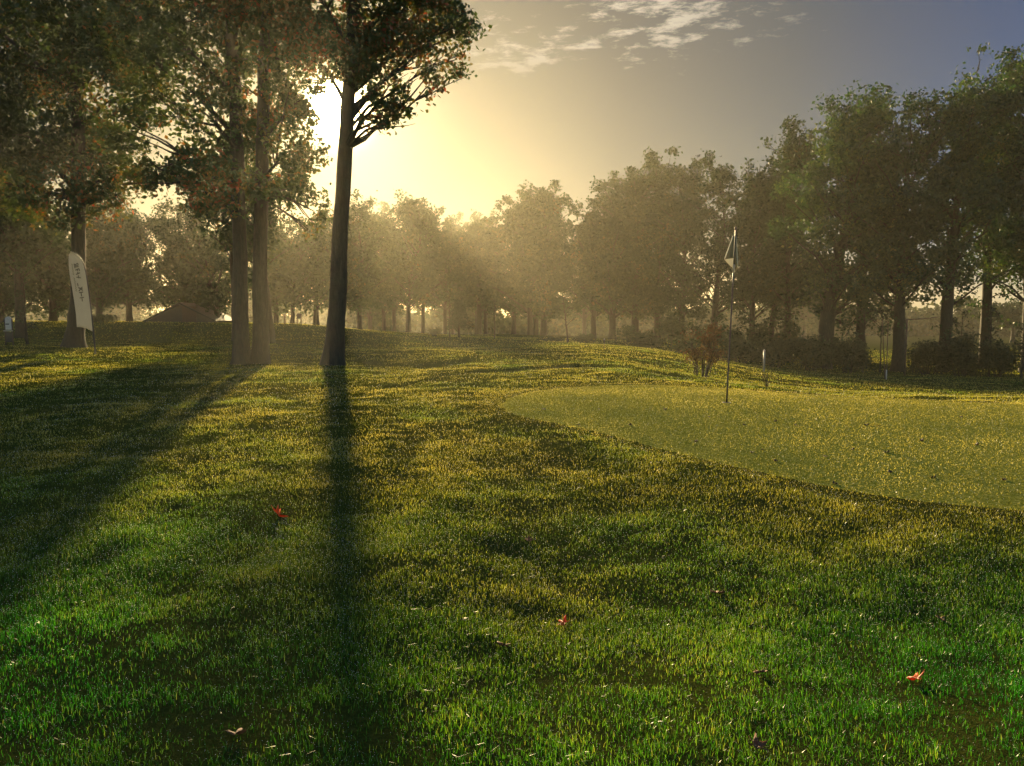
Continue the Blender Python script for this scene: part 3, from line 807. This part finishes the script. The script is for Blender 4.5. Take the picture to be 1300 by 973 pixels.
sapling(628, 46, 380, 9, 1.6, 400, 'hair thin sapling with side twigs right of the dark trunk pair', 509, lai=.7)

# small dark conifer in the row
rng = np.random.default_rng(88); b = place(583, 45); H = at(583, 378, 45)[2] - b[2]
root = thing('conifer_tree', b, 'small dark conifer with drooping tiers between row trunks', 'tree', None)
mb = MB(); pts = []
mb.tube([(0, 0, -.1), (-.03, 0, H * .35), (-.06, 0, H * .7), (-.05, 0, H)], [.075, .06, .035, .008], 8)
for tier in range(9):
    z = H * (.28 + .075 * tier); ln = .78 * (1 - tier / 10.5)
    for q in range(7):
        a = q * .9 + tier; e = np.array([math.cos(a) * ln, math.sin(a) * ln, z - .14 * ln])
        P_ = limb(mb, np.array([-.04, 0, z]), e, .014, .004, rng, 4, .05, 5)
        for f in np.linspace(.15, 1, 22):
            c = np.array([-.04, 0, z]) * (1 - f) + e * f
            pts.append(c + rng.normal(0, .05, 3) + [0, 0, .02])
mb.build('trunk', M['bark'], root, True)
pts = np.array(pts); pts = np.repeat(pts, 3, 0) + rng.normal(0, .035, (len(pts) * 3, 3))
V, Q = leaf_quads(pts, .11, .05, rng); mesh_from('crown', V, Q, None, M['needle'], root, tone=np.repeat(rng.uniform(0, 1, len(pts)), 4))

# bare twig plant on the slope right of the flagstick
rng = np.random.default_rng(91); b = place(975, 15.6)
mb = MB()
for q in range(9):
    e = np.array([rng.uniform(-.11, .11), rng.uniform(-.08, .08), rng.uniform(.14, .3)])
    P_ = limb(mb, np.array([rng.uniform(-.02, .02), 0, -.03]), e, .007, .003, rng, 5, .1)
    limb(mb, P_[3], e + rng.normal(0, .05, 3), .004, .002, rng, 4, .1, 4)
o = mb.build('twig_plant', M['bark'], None, True); o.location = [float(c) for c in b]
tag(o, 'small bare twig plant on the slope right of the flagstick', 'plant')

# ------------------------------------------------------------------ flagstick
b = place(924, 11.1); b[2] = float(green_z(np.array([b[0]]), np.array([b[1]]))[0])
root = thing('flagstick', b, 'golf flagstick with limp pennant standing in the hole', 'flagstick')
tp = at(934, 291, 11.1) - b; dirp = tp / np.linalg.norm(tp); Lp = np.linalg.norm(tp)
mb = MB(); mb.tube([dirp * s for s in np.linspace(-.02, Lp * .80, 8)], np.linspace(.013, .011, 8), 12); mb.build('pole', M['dark'], root, True)
mb = MB(); mb.tube([dirp * s for s in np.linspace(Lp * .801, Lp, 5)], .009, 10); mb.build('upper_pole', M['dark'], root, True)
mb = MB(); mb.tube([dirp * s for s in (Lp * .752, Lp * .80)], .0148, 12); mb.build('white_band', M['white'], root, True)
mb = MB(); mb.tube([dirp * (Lp + s) for s in (-.01, .0, .02, .032)], [.012, .018, .017, .006], 12); mb.build('knob', M['dark'], root, True)
# the limp pennant: two folds hanging from the pole
def sheet(name, quad, nu, nv, mat, parent, amp, thick=.004, fn=None):
    a, b_, c, d_ = [np.asarray(q, float) for q in quad]       # top-in, top-out, bottom-out, bottom-in
    U, Vv = np.meshgrid(np.linspace(0, 1, nu), np.linspace(0, 1, nv))
    P = ((1 - U)[..., None] * ((1 - Vv)[..., None] * a + Vv[..., None] * d_) + U[..., None] * ((1 - Vv)[..., None] * b_ + Vv[..., None] * c))
    P[..., 1] += amp * np.sin(U * 7 + Vv * 2) * (.3 + U)
    if fn is not None: P = fn(P, U, Vv)
    n = nu * nv; ix = np.arange(n).reshape(nv, nu)
    Qf = np.stack([ix[:-1, :-1], ix[:-1, 1:], ix[1:, 1:], ix[1:, :-1]], -1).reshape(-1, 4)
    P = P.reshape(-1, 3); B = P + [0, thick, 0]
    rim = np.concatenate([ix[0, :], ix[1:, -1], ix[-1, -2::-1], ix[-2:0:-1, 0]])
    r2 = np.roll(rim, -1)
    Qs = np.stack([rim, rim + n, r2 + n, r2], 1)
    return mesh_from(name, np.vstack([P, B]), np.vstack([Qf, Qf[:, ::-1] + n, Qs]), None, mat, parent, smooth=True)
fp = lambda u, v, dy=0: at(u, v, 11.1 + dy) - b
sheet('flag', [fp(932.6, 298, -.012), fp(930, 300, -.05), fp(919.6, 329, -.12), fp(931.2, 327.5, -.013)], 9, 12, M['flagdark'], root, .012)
fl2 = sheet('flag', [fp(931.2, 328, -.013), fp(919.6, 329.5, -.12), fp(927.5, 338, -.08), fp(930.6, 340.5, -.014)], 8, 8, M['flag'], root, .01); fl2['label'] = 'pale lower fold of the pennant'
sheet('hem', [fp(930.4, 299.5, -.055), fp(931.2, 299.5, -.055), fp(920.8, 328.5, -.125), fp(919.3, 329, -.125)], 4, 10, M['hem'], root, .0)
fl3 = sheet('flag', [fp(933.4, 298, .012), fp(935, 300, .03), fp(936.8, 338, .07), fp(932.4, 334, .03)], 7, 12, M['flagdark'], root, .015)
sheet('hem', [fp(934.4, 299.5, .02), fp(935.2, 299.5, .02), fp(937.2, 339, .065), fp(936.1, 339, .065)], 4, 10, M['hem'], root, .0)
mb = MB(); th = np.linspace(0, 2 * np.pi, 25)
mb.tube(np.stack([np.cos(th) * .054, np.sin(th) * .054, np.full(25, .006)], 1), .004, 6, False); mb.build('cup_rim', M['white'], root, True)

# ------------------------------------------------------------------ feather banner
DB = 22.0
b = at(121, 440, DB); b[2] = gz(b[0], b[1])
root = thing('feather_banner', b, 'white feather banner with dark lettering on a curved pole', 'banner')
bp_ = lambda u, v, dy=0: at(u, v, DB + dy) - b
curve = [(121, 441), (118.5, 420), (116, 395), (112.8, 370), (109.5, 348), (106.5, 336), (102.5, 328), (97, 322.5), (90.5, 319)]
pc = np.array([bp_(*c) for c in curve]); pc[0, 2] = -.1
tt = np.linspace(0, 1, 40); pp = np.column_stack([np.interp(tt, np.linspace(0, 1, len(pc)), pc[:, q]) for q in range(3)])
mb = MB(); mb.tube(pp, np.linspace(.022, .008, 40), 10); mb.build('pole', M['dark'], root, True)
inner = [(97.5, 415.5), (96.5, 400), (94.5, 385), (91.5, 366), (88.6, 350), (87.2, 338), (87, 330), (87.3, 324), (89.5, 319.4)]
outer = [(118.2, 421.5), (116.5, 402), (114, 382), (111.2, 362), (108.8, 347), (105.9, 336), (102, 328.5), (96.6, 323), (90.4, 319.3)]
nv = 40
def along(L_, t):
    L_ = np.array(L_, float); s = np.linspace(0, 1, len(L_)); return np.column_stack([np.interp(t, s, L_[:, 0]), np.interp(t, s, L_[:, 1])])
tv = np.linspace(0, 1, nv); I, O_ = along(inner, tv), along(outer, tv)
nu = 16; P = np.zeros((nv, nu, 3))
for a_ in range(nv):
    for c_ in range(nu):
        w = c_ / (nu - 1); uv = I[a_] * (1 - w) + O_[a_] * w
        sagv = 3.0 * math.sin(math.pi * w) * (1 - tv[a_]) ** 4 * -1
        P[a_, c_] = bp_(uv[0], uv[1] + sagv * .6, .05 * math.sin(w * 5 + tv[a_] * 5) * (1 - w))
n = nu * nv; ix = np.arange(n).reshape(nv, nu)
Qf = np.stack([ix[:-1, :-1], ix[:-1, 1:], ix[1:, 1:], ix[1:, :-1]], -1).reshape(-1, 4)
rim = np.concatenate([ix[0, :], ix[1:, -1], ix[-1, -2::-1], ix[-2:0:-1, 0]]); r2 = np.roll(rim, -1)
Pf = P.reshape(-1, 3)
sail = mesh_from('sail', np.vstack([Pf, Pf + [0, .006, 0]]), np.vstack([Qf, Qf[:, ::-1] + n, np.stack([rim, rim + n, r2 + n, r2], 1)]), None, M['cloth'], root, smooth=True)
# the sideways lettering: too blurred to read in the photograph, so strokes of the same rhythm
rng = np.random.default_rng(5)
def stroke(w0, t0, w1, t1, wd):
    def sp(w, t):
        fa = t * (nv - 1); fc = w * (nu - 1); a0, c0 = min(int(fa), nv - 2), min(int(fc), nu - 2); x_, y_ = fa - a0, fc - c0
        return P[a0, c0] * (1 - x_) * (1 - y_) + P[a0 + 1, c0] * x_ * (1 - y_) + P[a0, c0 + 1] * (1 - x_) * y_ + P[a0 + 1, c0 + 1] * x_ * y_ - [0, .008, 0]
    mb.tube([sp(w0 + (w1 - w0) * s, t0 + (t1 - t0) * s) for s in np.linspace(0, 1, 4)], wd, 4)
tpos = .66
for word in (5, 4):
    mb = MB()
    for g_ in range(word):
        t0 = tpos; t1 = tpos - .032
        for _ in range(3):
            if rng.uniform() < .5: stroke(.40, t0 - rng.choice([0, .016, .03]), .66, t0 - rng.choice([0, .016, .03]), .013)
            else: w = rng.choice([.40, .53, .66]); stroke(w, t0, w, t1, .013)
        tpos -= .043
    tpos -= .035
    mb.build('lettering', M['ink'], sail)
def wpt(w, t):
    fa = t * (nv - 1); fc = w * (nu - 1); a0, c0 = min(int(fa), nv - 2), min(int(fc), nu - 2); x_, y_ = fa - a0, fc - c0
    return P[a0, c0] * (1 - x_) * (1 - y_) + P[a0 + 1, c0] * x_ * (1 - y_) + P[a0, c0 + 1] * (1 - x_) * y_ + P[a0 + 1, c0 + 1] * x_ * y_ - [0, .008, 0]
for t0, t1 in ((.66, .50), (.47, .34)):                # a smaller line of joined script beside it
    mb = MB(); mb.tube([wpt(.21 + .08 * (q % 2), t0 + (t1 - t0) * q / 17) for q in range(18)], .007, 4)
    mb.build('small_lettering', M['ink'], sail)

# ------------------------------------------------------------------ notice board at the left edge
D_ = 26.0; b = place(12.5, D_); s = D_ / FPX
root = thing('notice_board', b, 'pale round topped notice board on dark posts at left edge', 'notice board')
for sx in (-1, 1):
    mb = MB(); mb.tube([(sx * 4.6 * s, 0, -.1), (sx * 4.6 * s, 0, .5), (sx * 4.6 * s, 0, 34 * s)], .022, 8); mb.build('post', M['wood'], root, True)
mb = MB(); hw = 4.0 * s
V = []; th = np.linspace(0, math.pi, 13)
outl = [(-hw, 20 * s), (hw, 20 * s)] + [(hw * math.cos(a), 33.5 * s + hw * .8 * math.sin(a)) for a in th]
for yy in (-.012, .012): V += [(x_, yy, z_) for x_, z_ in outl]
k = len(outl); V.append((0, -.012, 28 * s)); V.append((0, .012, 28 * s))
T = [(2 * k, q, (q + 1) % k) for q in range(k)] + [(2 * k + 1, k + (q + 1) % k, k + q) for q in range(k)]
Q = [(q, k + q, k + (q + 1) % k, (q + 1) % k) for q in range(k)]
mb.add(V, Q, T); mb.build('board', M['board'], root)
mb = MB(); mb.box((0, -.03, 18.6 * s), (5.2 * s, .05, .018)); mb.build('ledge', M['white'], root)
mb = MB(); mb.box((0, .0, 10.5 * s), (3.6 * s, .012, 6.5 * s)); mb.build('lower_panel', M['planks'], root)
mb = MB(); mb.box((-1.2 * s, -.02, 27 * s), (2.2 * s, .006, .022)); mb.build('marking', M['ink'], root)

# ------------------------------------------------------------------ signboard and post on the bank
D_ = 45.2; b = place(380.5, D_); s = D_ / FPX
root = thing('signboard', b, 'small dark signboard on two legs atop the left bank', 'sign')
mb = MB(); mb.box((0, 0, 11 * s), (2.6 * s, .02, 3.0 * s)); mb.build('panel', M['planks'], root)
for sx in (-1, 1):
    mb = MB(); mb.box((sx * 2.5 * s, .045, 6.3 * s), (.024, .024, 7.2 * s)); mb.build('leg', M['wood'], root)
b = place(362.5, 45.4)
root = thing('timber_post', b, 'short dark post left of the signboard on the bank', 'post')
mb = MB(); mb.tube([(0, 0, -.1), (0, 0, .4), (.01, 0, 11 * s)], [.05, .047, .045], 10); mb.build('shaft', M['wood'], root, True)
mb = MB(); mb.tube([(.01, 0, 11 * s + .002), (.01, 0, 11 * s + .03), (.01, 0, 11 * s + .06)], [.06, .055, .012], 10); mb.build('cap', M['planks'], root, True)

# shed under the trees on the bank
D_ = 49.0; b = place(245, D_); s = D_ / FPX
root = thing('shed', b, 'dark shed with pitched roof half hidden under a bank tree', 'shed')
mb = MB(); hw, hd, eh, rh = 40 * s, 1.6, 3 * s, 23 * s
V = [(-hw, -hd, -.3), (hw, -hd, -.3), (hw, -hd, eh), (0, -hd, rh - .06), (-hw, -hd, eh), (-hw, hd, -.3), (hw, hd, -.3), (hw, hd, eh), (0, hd, rh - .06), (-hw, hd, eh)]
mb.add(V, [(0, 1, 2, 4), (6, 5, 9, 7), (0, 4, 9, 5), (1, 6, 7, 2)], [(4, 2, 3), (7, 9, 8)]); mb.build('wall', M['planks'], root)
mb = MB(); ov = 5 * s
for sx in (-1, 1):
    ex, ez = sx * (hw + ov), eh - ov * (rh - eh) / hw
    V = [(0, -hd - .25, rh), (ex, -hd - .25, ez), (ex, hd + .25, ez), (0, hd + .25, rh)]
    V += [(x_, y_, z_ + .09) for x_, y_, z_ in V]
    mb.add(V, [(0, 1, 2, 3), (4, 7, 6, 5), (0, 4, 5, 1), (1, 5, 6, 2), (2, 6, 7, 3), (3, 7, 4, 0)])
mb.build('roof', M['roof'], root)
mb = MB(); mb.box((.5, -hd - .03, .35), (.42, .02, .62)); mb.build('door', M['wood'], root)

# ------------------------------------------------------------------ posts and poles at the right
D_ = 26.5; b = place(970.5, D_); s = D_ / FPX
root = thing('marker_post', b, 'short white marker post at the foot of the hedge', 'post')
h = at(970.5, 445, D_)[2] - b[2]
mb = MB(); mb.tube([(0, 0, -.1), (0, 0, h * .5), (0, 0, h - .03)], .032, 10); mb.build('shaft', M['white'], root, True)
mb = MB(); mb.tube([(0, 0, h - .029), (0, 0, h), (0, 0, h + .03)], [.036, .034, .01], 10); mb.build('cap', M['board'], root, True)
D_ = 27.5
for (ub, ut, lb, foot) in ((1125.2, 1120.3, 'thin dark stake leaning left in front of the flared trunk', False), (1126.6, 1127.6, 'thin stake with white foot in front of the flared trunk', True)):
    b = place(ub, D_); e = at(ut, 408, D_) - b
    root = thing('stake', b, lb, 'stake', 'thin stakes in front of the flared trunk')
    mb = MB(); mb.tube([(0, 0, -.08) + e * 0, e * .3, e * .65, e], [.02, .018, .016, .013], 8); mb.build('shaft', M['wood'], root, True)
    mb = MB(); mb.tube([e * .002, e * .09, e * .17], [.0235, .0225, .021], 8); mb.build('sleeve', M['board'] if foot else M['wood'], root, True)
D_ = 30.0; b = place(1150, D_); h = at(1150, 405, D_)[2] - b[2]
root = thing('crossbar_post', b, 'upright post with long thin crossbar right of the flared trunk', 'post')
mb = MB(); mb.tube([(0, 0, -.1), (0, 0, h * .5), (0, 0, h)], [.035, .032, .03], 8); mb.build('upright', M['wood'], root, True)
mb = MB(); e = at(1190, 403, D_ + .4) - b; mb.tube([np.array([-.05, 0, h - .03]), np.array([e[0] * .5, .2, h * .998]), e], [.02, .018, .014], 8); mb.build('crossbar', M['wood'], root, True)
D_ = 27.0; b = place(767, D_); h = at(767, 432, D_)[2] - b[2]
root = thing('thin_pole', b, 'tiny thin pole on the lit crest below the row trees', 'pole')
mb = MB(); mb.tube([(0, 0, -.05), (0, 0, h * .5), (0, 0, h)], [.012, .011, .010], 8); mb.build('shaft', M['wood'], root, True)
mb = MB(); mb.tube([(0, 0, h + .001), (0, 0, h + .03), (0, 0, h + .05)], [.02, .019, .006], 8); mb.build('tip', M['board'], root, True)

# ------------------------------------------------------------------ fallen leaves
def leaf_mesh(name, size, mat, seed, lobed=True):
    rng = np.random.default_rng(seed); k = 26
    th = np.linspace(0, 2 * np.pi, k, endpoint=False)
    r = size * (.5 + (.22 * np.cos(5 * th) + .06 * np.cos(10 * th + 1) if lobed else .12 * np.cos(2 * th))) * rng.uniform(.85, 1.1, k)
    curl = rng.uniform(.35, .8)
    V = [(0, 0, 0)]; 
    for f in (.5, 1.0):
        for a_, rr in zip(th, r):
            x_, y_ = rr * f * math.cos(a_), rr * f * math.sin(a_)
            V.append((x_, y_, curl * (x_ * x_ + .5 * y_ * y_) / size + .006 * math.sin(a_ * 3 + seed)))
    V = np.array(V); n = len(V)
    T = [(0, 1 + q, 1 + (q + 1) % k) for q in range(k)]
    Q = [(1 + q, 1 + k + q, 1 + k + (q + 1) % k, 1 + (q + 1) % k) for q in range(k)]
    V2 = V - [0, 0, .0012]
    T2 = [tuple(n + c for c in t[::-1]) for t in T]; Q2 = [tuple(n + c for c in q[::-1]) for q in Q]
    rim = [(1 + k + q, n + 1 + k + q, n + 1 + k + (q + 1) % k, 1 + k + (q + 1) % k) for q in range(k)]
    mb = MB(); mb.add(np.vstack([V, V2]), Q + Q2 + rim, T + T2)
    mb.tube([(0, 0, 0), (-size * .5, 0, .004), (-size * .85, .01, .02)], [.0016, .0014, .001], 5)
    return mb.build(name, mat, None, True)

def on_ground(u, v):
    r = ray(u, v); t = 2.0
    while t < 60:
        p = r * t
        if EYE + p[2] < gz(p[0], p[1]): break
        t += .02
    p = r * t
    return np.array([p[0], p[1], gz(p[0], p[1])])

for (u, v, sz, mt, lb, tilt) in (
    (353, 657, .125, 'redleaf', 'large curled orange red leaf lying in the lit grass on the left', .9),
    (716, 798, .055, 'redleaf', 'small red leaf in the grass at the bottom centre', .5),
    (1163, 868, .065, 'redleaf', 'small red leaf near the bottom right corner', .4),
    (672, 690, .045, 'brownleaf', 'brown leaf in the lit grass just right of the oak shadow', .4),
    (640, 826, .05, 'brownleaf', 'flat brown leaf left of the small red leaf', .3),
    (910, 758, .065, 'brownleaf', 'tan leaf clump half sunk in the grass below the green', .3),
    (965, 860, .05, 'brownleaf', 'brown leaf between the bottom centre and the right corner', .3),
    (1195, 792, .05, 'brownleaf', 'brown leaf above the red leaf near the right corner', .3),
    (961, 955, .06, 'brownleaf', 'dark brown leaf at the bottom edge', .3),
    (300, 940, .055, 'brownleaf', 'pale brown leaf at the bottom left', .3)):
    p = on_ground(u, v)
    o = leaf_mesh('fallen_leaf', sz, M[mt], int(u))
    o.location = (p[0], p[1], p[2] + .024); o.rotation_euler = (tilt, .2, u * .7)
    tag(o, lb, 'leaf', 'single fallen leaves in the rough grass')
proto = leaf_mesh('dead_leaf', .040, M['darkleaf'], 3, False)
rng = np.random.default_rng(14); first = True
for (u, v) in ((884, 561), (985, 586), (968, 572), (955, 575), (1048, 580), (1082, 571), (1170, 560), (1126, 575), (1010, 540), (985, 535), (1240, 565), (1275, 610),
               (945, 540), (1185, 607), (760, 520), (690, 520), (800, 540), (845, 520), (1100, 540), (1220, 530), (1130, 600), (1060, 615), (735, 540), (900, 530)):
    o = proto if first else proto.copy()
    if not first: COL.objects.link(o)
    first = False
    p = on_ground(u, v); p[2] = float(green_z(np.array([p[0]]), np.array([p[1]]))[0])
    o.location = (p[0], p[1], p[2] + .008); o.rotation_euler = (rng.uniform(-.3, .3), rng.uniform(-.3, .3), rng.uniform(0, 6)); o.scale = [float(rng.uniform(.6, 1.25))] * 3
    tag(o, 'small dark dead leaf lying on the putting green', 'leaf', 'dead leaves on the putting green')

# ------------------------------------------------------------------ birds
for (u, v, sz, lb) in ((886.5, 198.5, .30, 'dark bird flying above the dome crowned trees, leftmost of three'), (901.5, 198, .26, 'dark bird flying in the middle of three'),
                       (915, 199, .18, 'smallest dark bird of three, above the leafy top')):
    p = at(u, v, 44)
    root = thing('bird', p, lb, 'bird', 'birds over the trees', .6)
    mb = MB(); mb.tube([(-.5 * sz, 0, 0), (-.3 * sz, 0, .02 * sz), (0, 0, .03 * sz), (.3 * sz, 0, .05 * sz), (.42 * sz, 0, .07 * sz), (.55 * sz, 0, .05 * sz)],
                       [.02 * sz, .06 * sz, .12 * sz, .09 * sz, .07 * sz, .01 * sz], 10)
    mb.build('body', M['feather'], root, True)
    for sy in (-1, 1):
        mb = MB()
        V = []
        for t_, ch, zz in ((0, .3, .05), (.3, .28, .2), (.6, .2, .24), (1, .04, .16)):
            for xx, th_ in ((ch * .5, 0), (0, .02), (-ch * .5, 0)):
                V.append((xx * sz - .05 * t_ * sz, sy * (.08 + .75 * t_) * sz, (zz + th_) * sz))
        V = np.array(V); n = len(V)
        Q = [(r_ * 3 + c_, r_ * 3 + c_ + 1, r_ * 3 + c_ + 4, r_ * 3 + c_ + 3) for r_ in range(3) for c_ in range(2)]
        Vb = V - [0, 0, .012 * sz]
        edge = [0, 1, 2, 5, 8, 11, 10, 9, 6, 3]
        rimq = [(edge[q], edge[(q + 1) % 10], edge[(q + 1) % 10] + n, edge[q] + n) for q in range(10)]
        mb.add(np.vstack([V, Vb]), Q + [tuple(n + c for c in q[::-1]) for q in Q] + rimq)
        mb.build('wing', M['feather'], root, True)

# ------------------------------------------------------------------ mist
HZ_TOP, HZ_BOT, HS = 21.5, -6.0, 700.0
mb = MB()
V = [(sx * HS, sy * HS, z) for z in (HZ_BOT, HZ_TOP) for sx, sy in ((-1, -1), (1, -1), (1, 1), (-1, 1))]
mb.add(V, [(0, 3, 2, 1), (4, 5, 6, 7), (0, 1, 5, 4), (1, 2, 6, 5), (2, 3, 7, 6), (3, 0, 4, 7)])
m, nt, out = new_mat('mist')
pv = nt.nodes.new('ShaderNodeVolumePrincipled')
pv.inputs['Color'].default_value = (.96, .90, .72, 1); pv.inputs['Density'].default_value = .00048; pv.inputs['Anisotropy'].default_value = .68
nt.links.new(pv.outputs[0], out.inputs['Volume'])
hz = mb.build('haze', m)
tag(hz, 'warm morning mist lying over the whole golf course', 'mist', kind='stuff')

# ------------------------------------------------------------------ sky, sun, camera
w = bpy.data.worlds.new('World'); scene.world = w; w.use_nodes = True
nt = w.node_tree; nt.nodes.clear(); L = nt.links
out = nt.nodes.new('ShaderNodeOutputWorld'); bg = nt.nodes.new('ShaderNodeBackground'); L.new(bg.outputs[0], out.inputs[0])
sky = nt.nodes.new('ShaderNodeTexSky'); sky.sky_type = 'NISHITA'; sky.sun_disc = False
sky.sun_elevation = SUN_EL; sky.sun_rotation = SUN_AZ; sky.air_density = 1.0; sky.dust_density = .5; sky.ozone_density = 1.5
tc = nt.nodes.new('ShaderNodeTexCoord'); dirn = tc.outputs['Generated']
vm = nt.nodes.new('ShaderNodeVectorMath'); vm.operation = 'DOT_PRODUCT'; L.new(dirn, vm.inputs[0]); vm.inputs[1].default_value = [float(c) for c in SUN]
dot = math_(nt, 'MAXIMUM', vm.outputs['Value'], 0.0)
sep = nt.nodes.new('ShaderNodeSeparateXYZ'); L.new(dirn, sep.inputs[0])
# broken bright cloudlets, long and flat, high in the middle of the sky
az = math_(nt, 'ARCTAN2', sep.outputs[0], sep.outputs[1]); el = math_(nt, 'ARCSINE', sep.outputs[2])
cmb = nt.nodes.new('ShaderNodeCombineXYZ'); L.new(math_(nt, 'MULTIPLY', az, 24.0), cmb.inputs[0]); L.new(math_(nt, 'MULTIPLY', el, 85.0), cmb.inputs[1])
n1 = noise(nt, 1.0, 8, .66, cmb.outputs[0], .15)
def mr(v, a, b_):
    q = nt.nodes.new('ShaderNodeMapRange'); q.interpolation_type = 'SMOOTHSTEP'; L.new(v, q.inputs[0]); q.inputs[1].default_value = a; q.inputs[2].default_value = b_
    return q.outputs[0]
band = math_(nt, 'MULTIPLY', mr(el, math.radians(14), math.radians(19)), math_(nt, 'MULTIPLY', mr(az, math.radians(-10), math.radians(-2)), mr(az, math.radians(26), math.radians(8))))
cm2 = nt.nodes.new('ShaderNodeCombineXYZ'); L.new(math_(nt, 'MULTIPLY', az, 7.0), cm2.inputs[0]); L.new(math_(nt, 'MULTIPLY', el, 22.0), cm2.inputs[1]); cm2.inputs[2].default_value = 3.7
n2 = noise(nt, 1.0, 3, .5, cm2.outputs[0])
thr = math_(nt, 'SUBTRACT', math_(nt, 'ADD', math_(nt, 'ADD', math_(nt, 'MULTIPLY', n1, .8), math_(nt, 'MULTIPLY', n2, .75)), math_(nt, 'MULTIPLY', band, .17)), .905)
cl = math_(nt, 'MULTIPLY', mr(thr, 0.0, .16), band)
tint = ramp(nt, [(.25, (.62, .74, .80)), (.50, (.085, .19, .45)), (.72, (.09, .13, .215)), (.87, (.105, .108, .11)), (.945, (.118, .112, .098)), (.985, (.16, .145, .108))], dot)  # lowest stop: sky behind the camera lifted as added fill for shadows
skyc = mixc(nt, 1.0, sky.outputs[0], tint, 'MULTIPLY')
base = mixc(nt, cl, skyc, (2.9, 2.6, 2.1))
g1 = math_(nt, 'MULTIPLY', math_(nt, 'POWER', dot, 300.0), 5.0)
g2 = math_(nt, 'MULTIPLY', math_(nt, 'POWER', dot, 5000.0), 700.0)
glow = math_(nt, 'ADD', g1, g2)
vs = nt.nodes.new('ShaderNodeVectorMath'); vs.operation = 'SCALE'; vs.inputs[0].default_value = (1.0, .78, .36); L.new(glow, vs.inputs['Scale'])
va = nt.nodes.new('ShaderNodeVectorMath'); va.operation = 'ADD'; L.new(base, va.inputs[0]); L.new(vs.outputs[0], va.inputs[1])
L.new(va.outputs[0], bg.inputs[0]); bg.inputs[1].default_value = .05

ld = bpy.data.lights.new('sun', 'SUN'); ld.energy = 4.2; ld.angle = math.radians(1.4); ld.color = (1.0, .75, .38)
lo = bpy.data.objects.new('sun', ld); COL.objects.link(lo); lo.location = (-10, 40, 30)
lo.rotation_euler = Vector([float(c) for c in SUN]).to_track_quat('Z', 'Y').to_euler()

cd = bpy.data.cameras.new('camera'); cam = bpy.data.objects.new('camera', cd); COL.objects.link(cam)
cd.sensor_width = 36; cd.lens = 36 * FPX / 1300; cd.clip_start = .05; cd.clip_end = 3000
cam.location = (0, 0, EYE); cam.rotation_euler = (math.pi / 2 - PITCH, 0, 0)
scene.camera = cam
vs_ = scene.view_settings; vs_.view_transform = 'Standard'; vs_.look = 'None'; vs_.exposure = 2.05; vs_.gamma = 1; vs_.use_curve_mapping = False
cy = scene.cycles
cy.max_bounces = 5; cy.diffuse_bounces = 2; cy.glossy_bounces = 1; cy.transmission_bounces = 2; cy.transparent_max_bounces = 4; cy.volume_bounces = 0
cy.use_denoising = True; cy.sample_clamp_indirect = 3
cy.caustics_reflective = False; cy.caustics_refractive = False
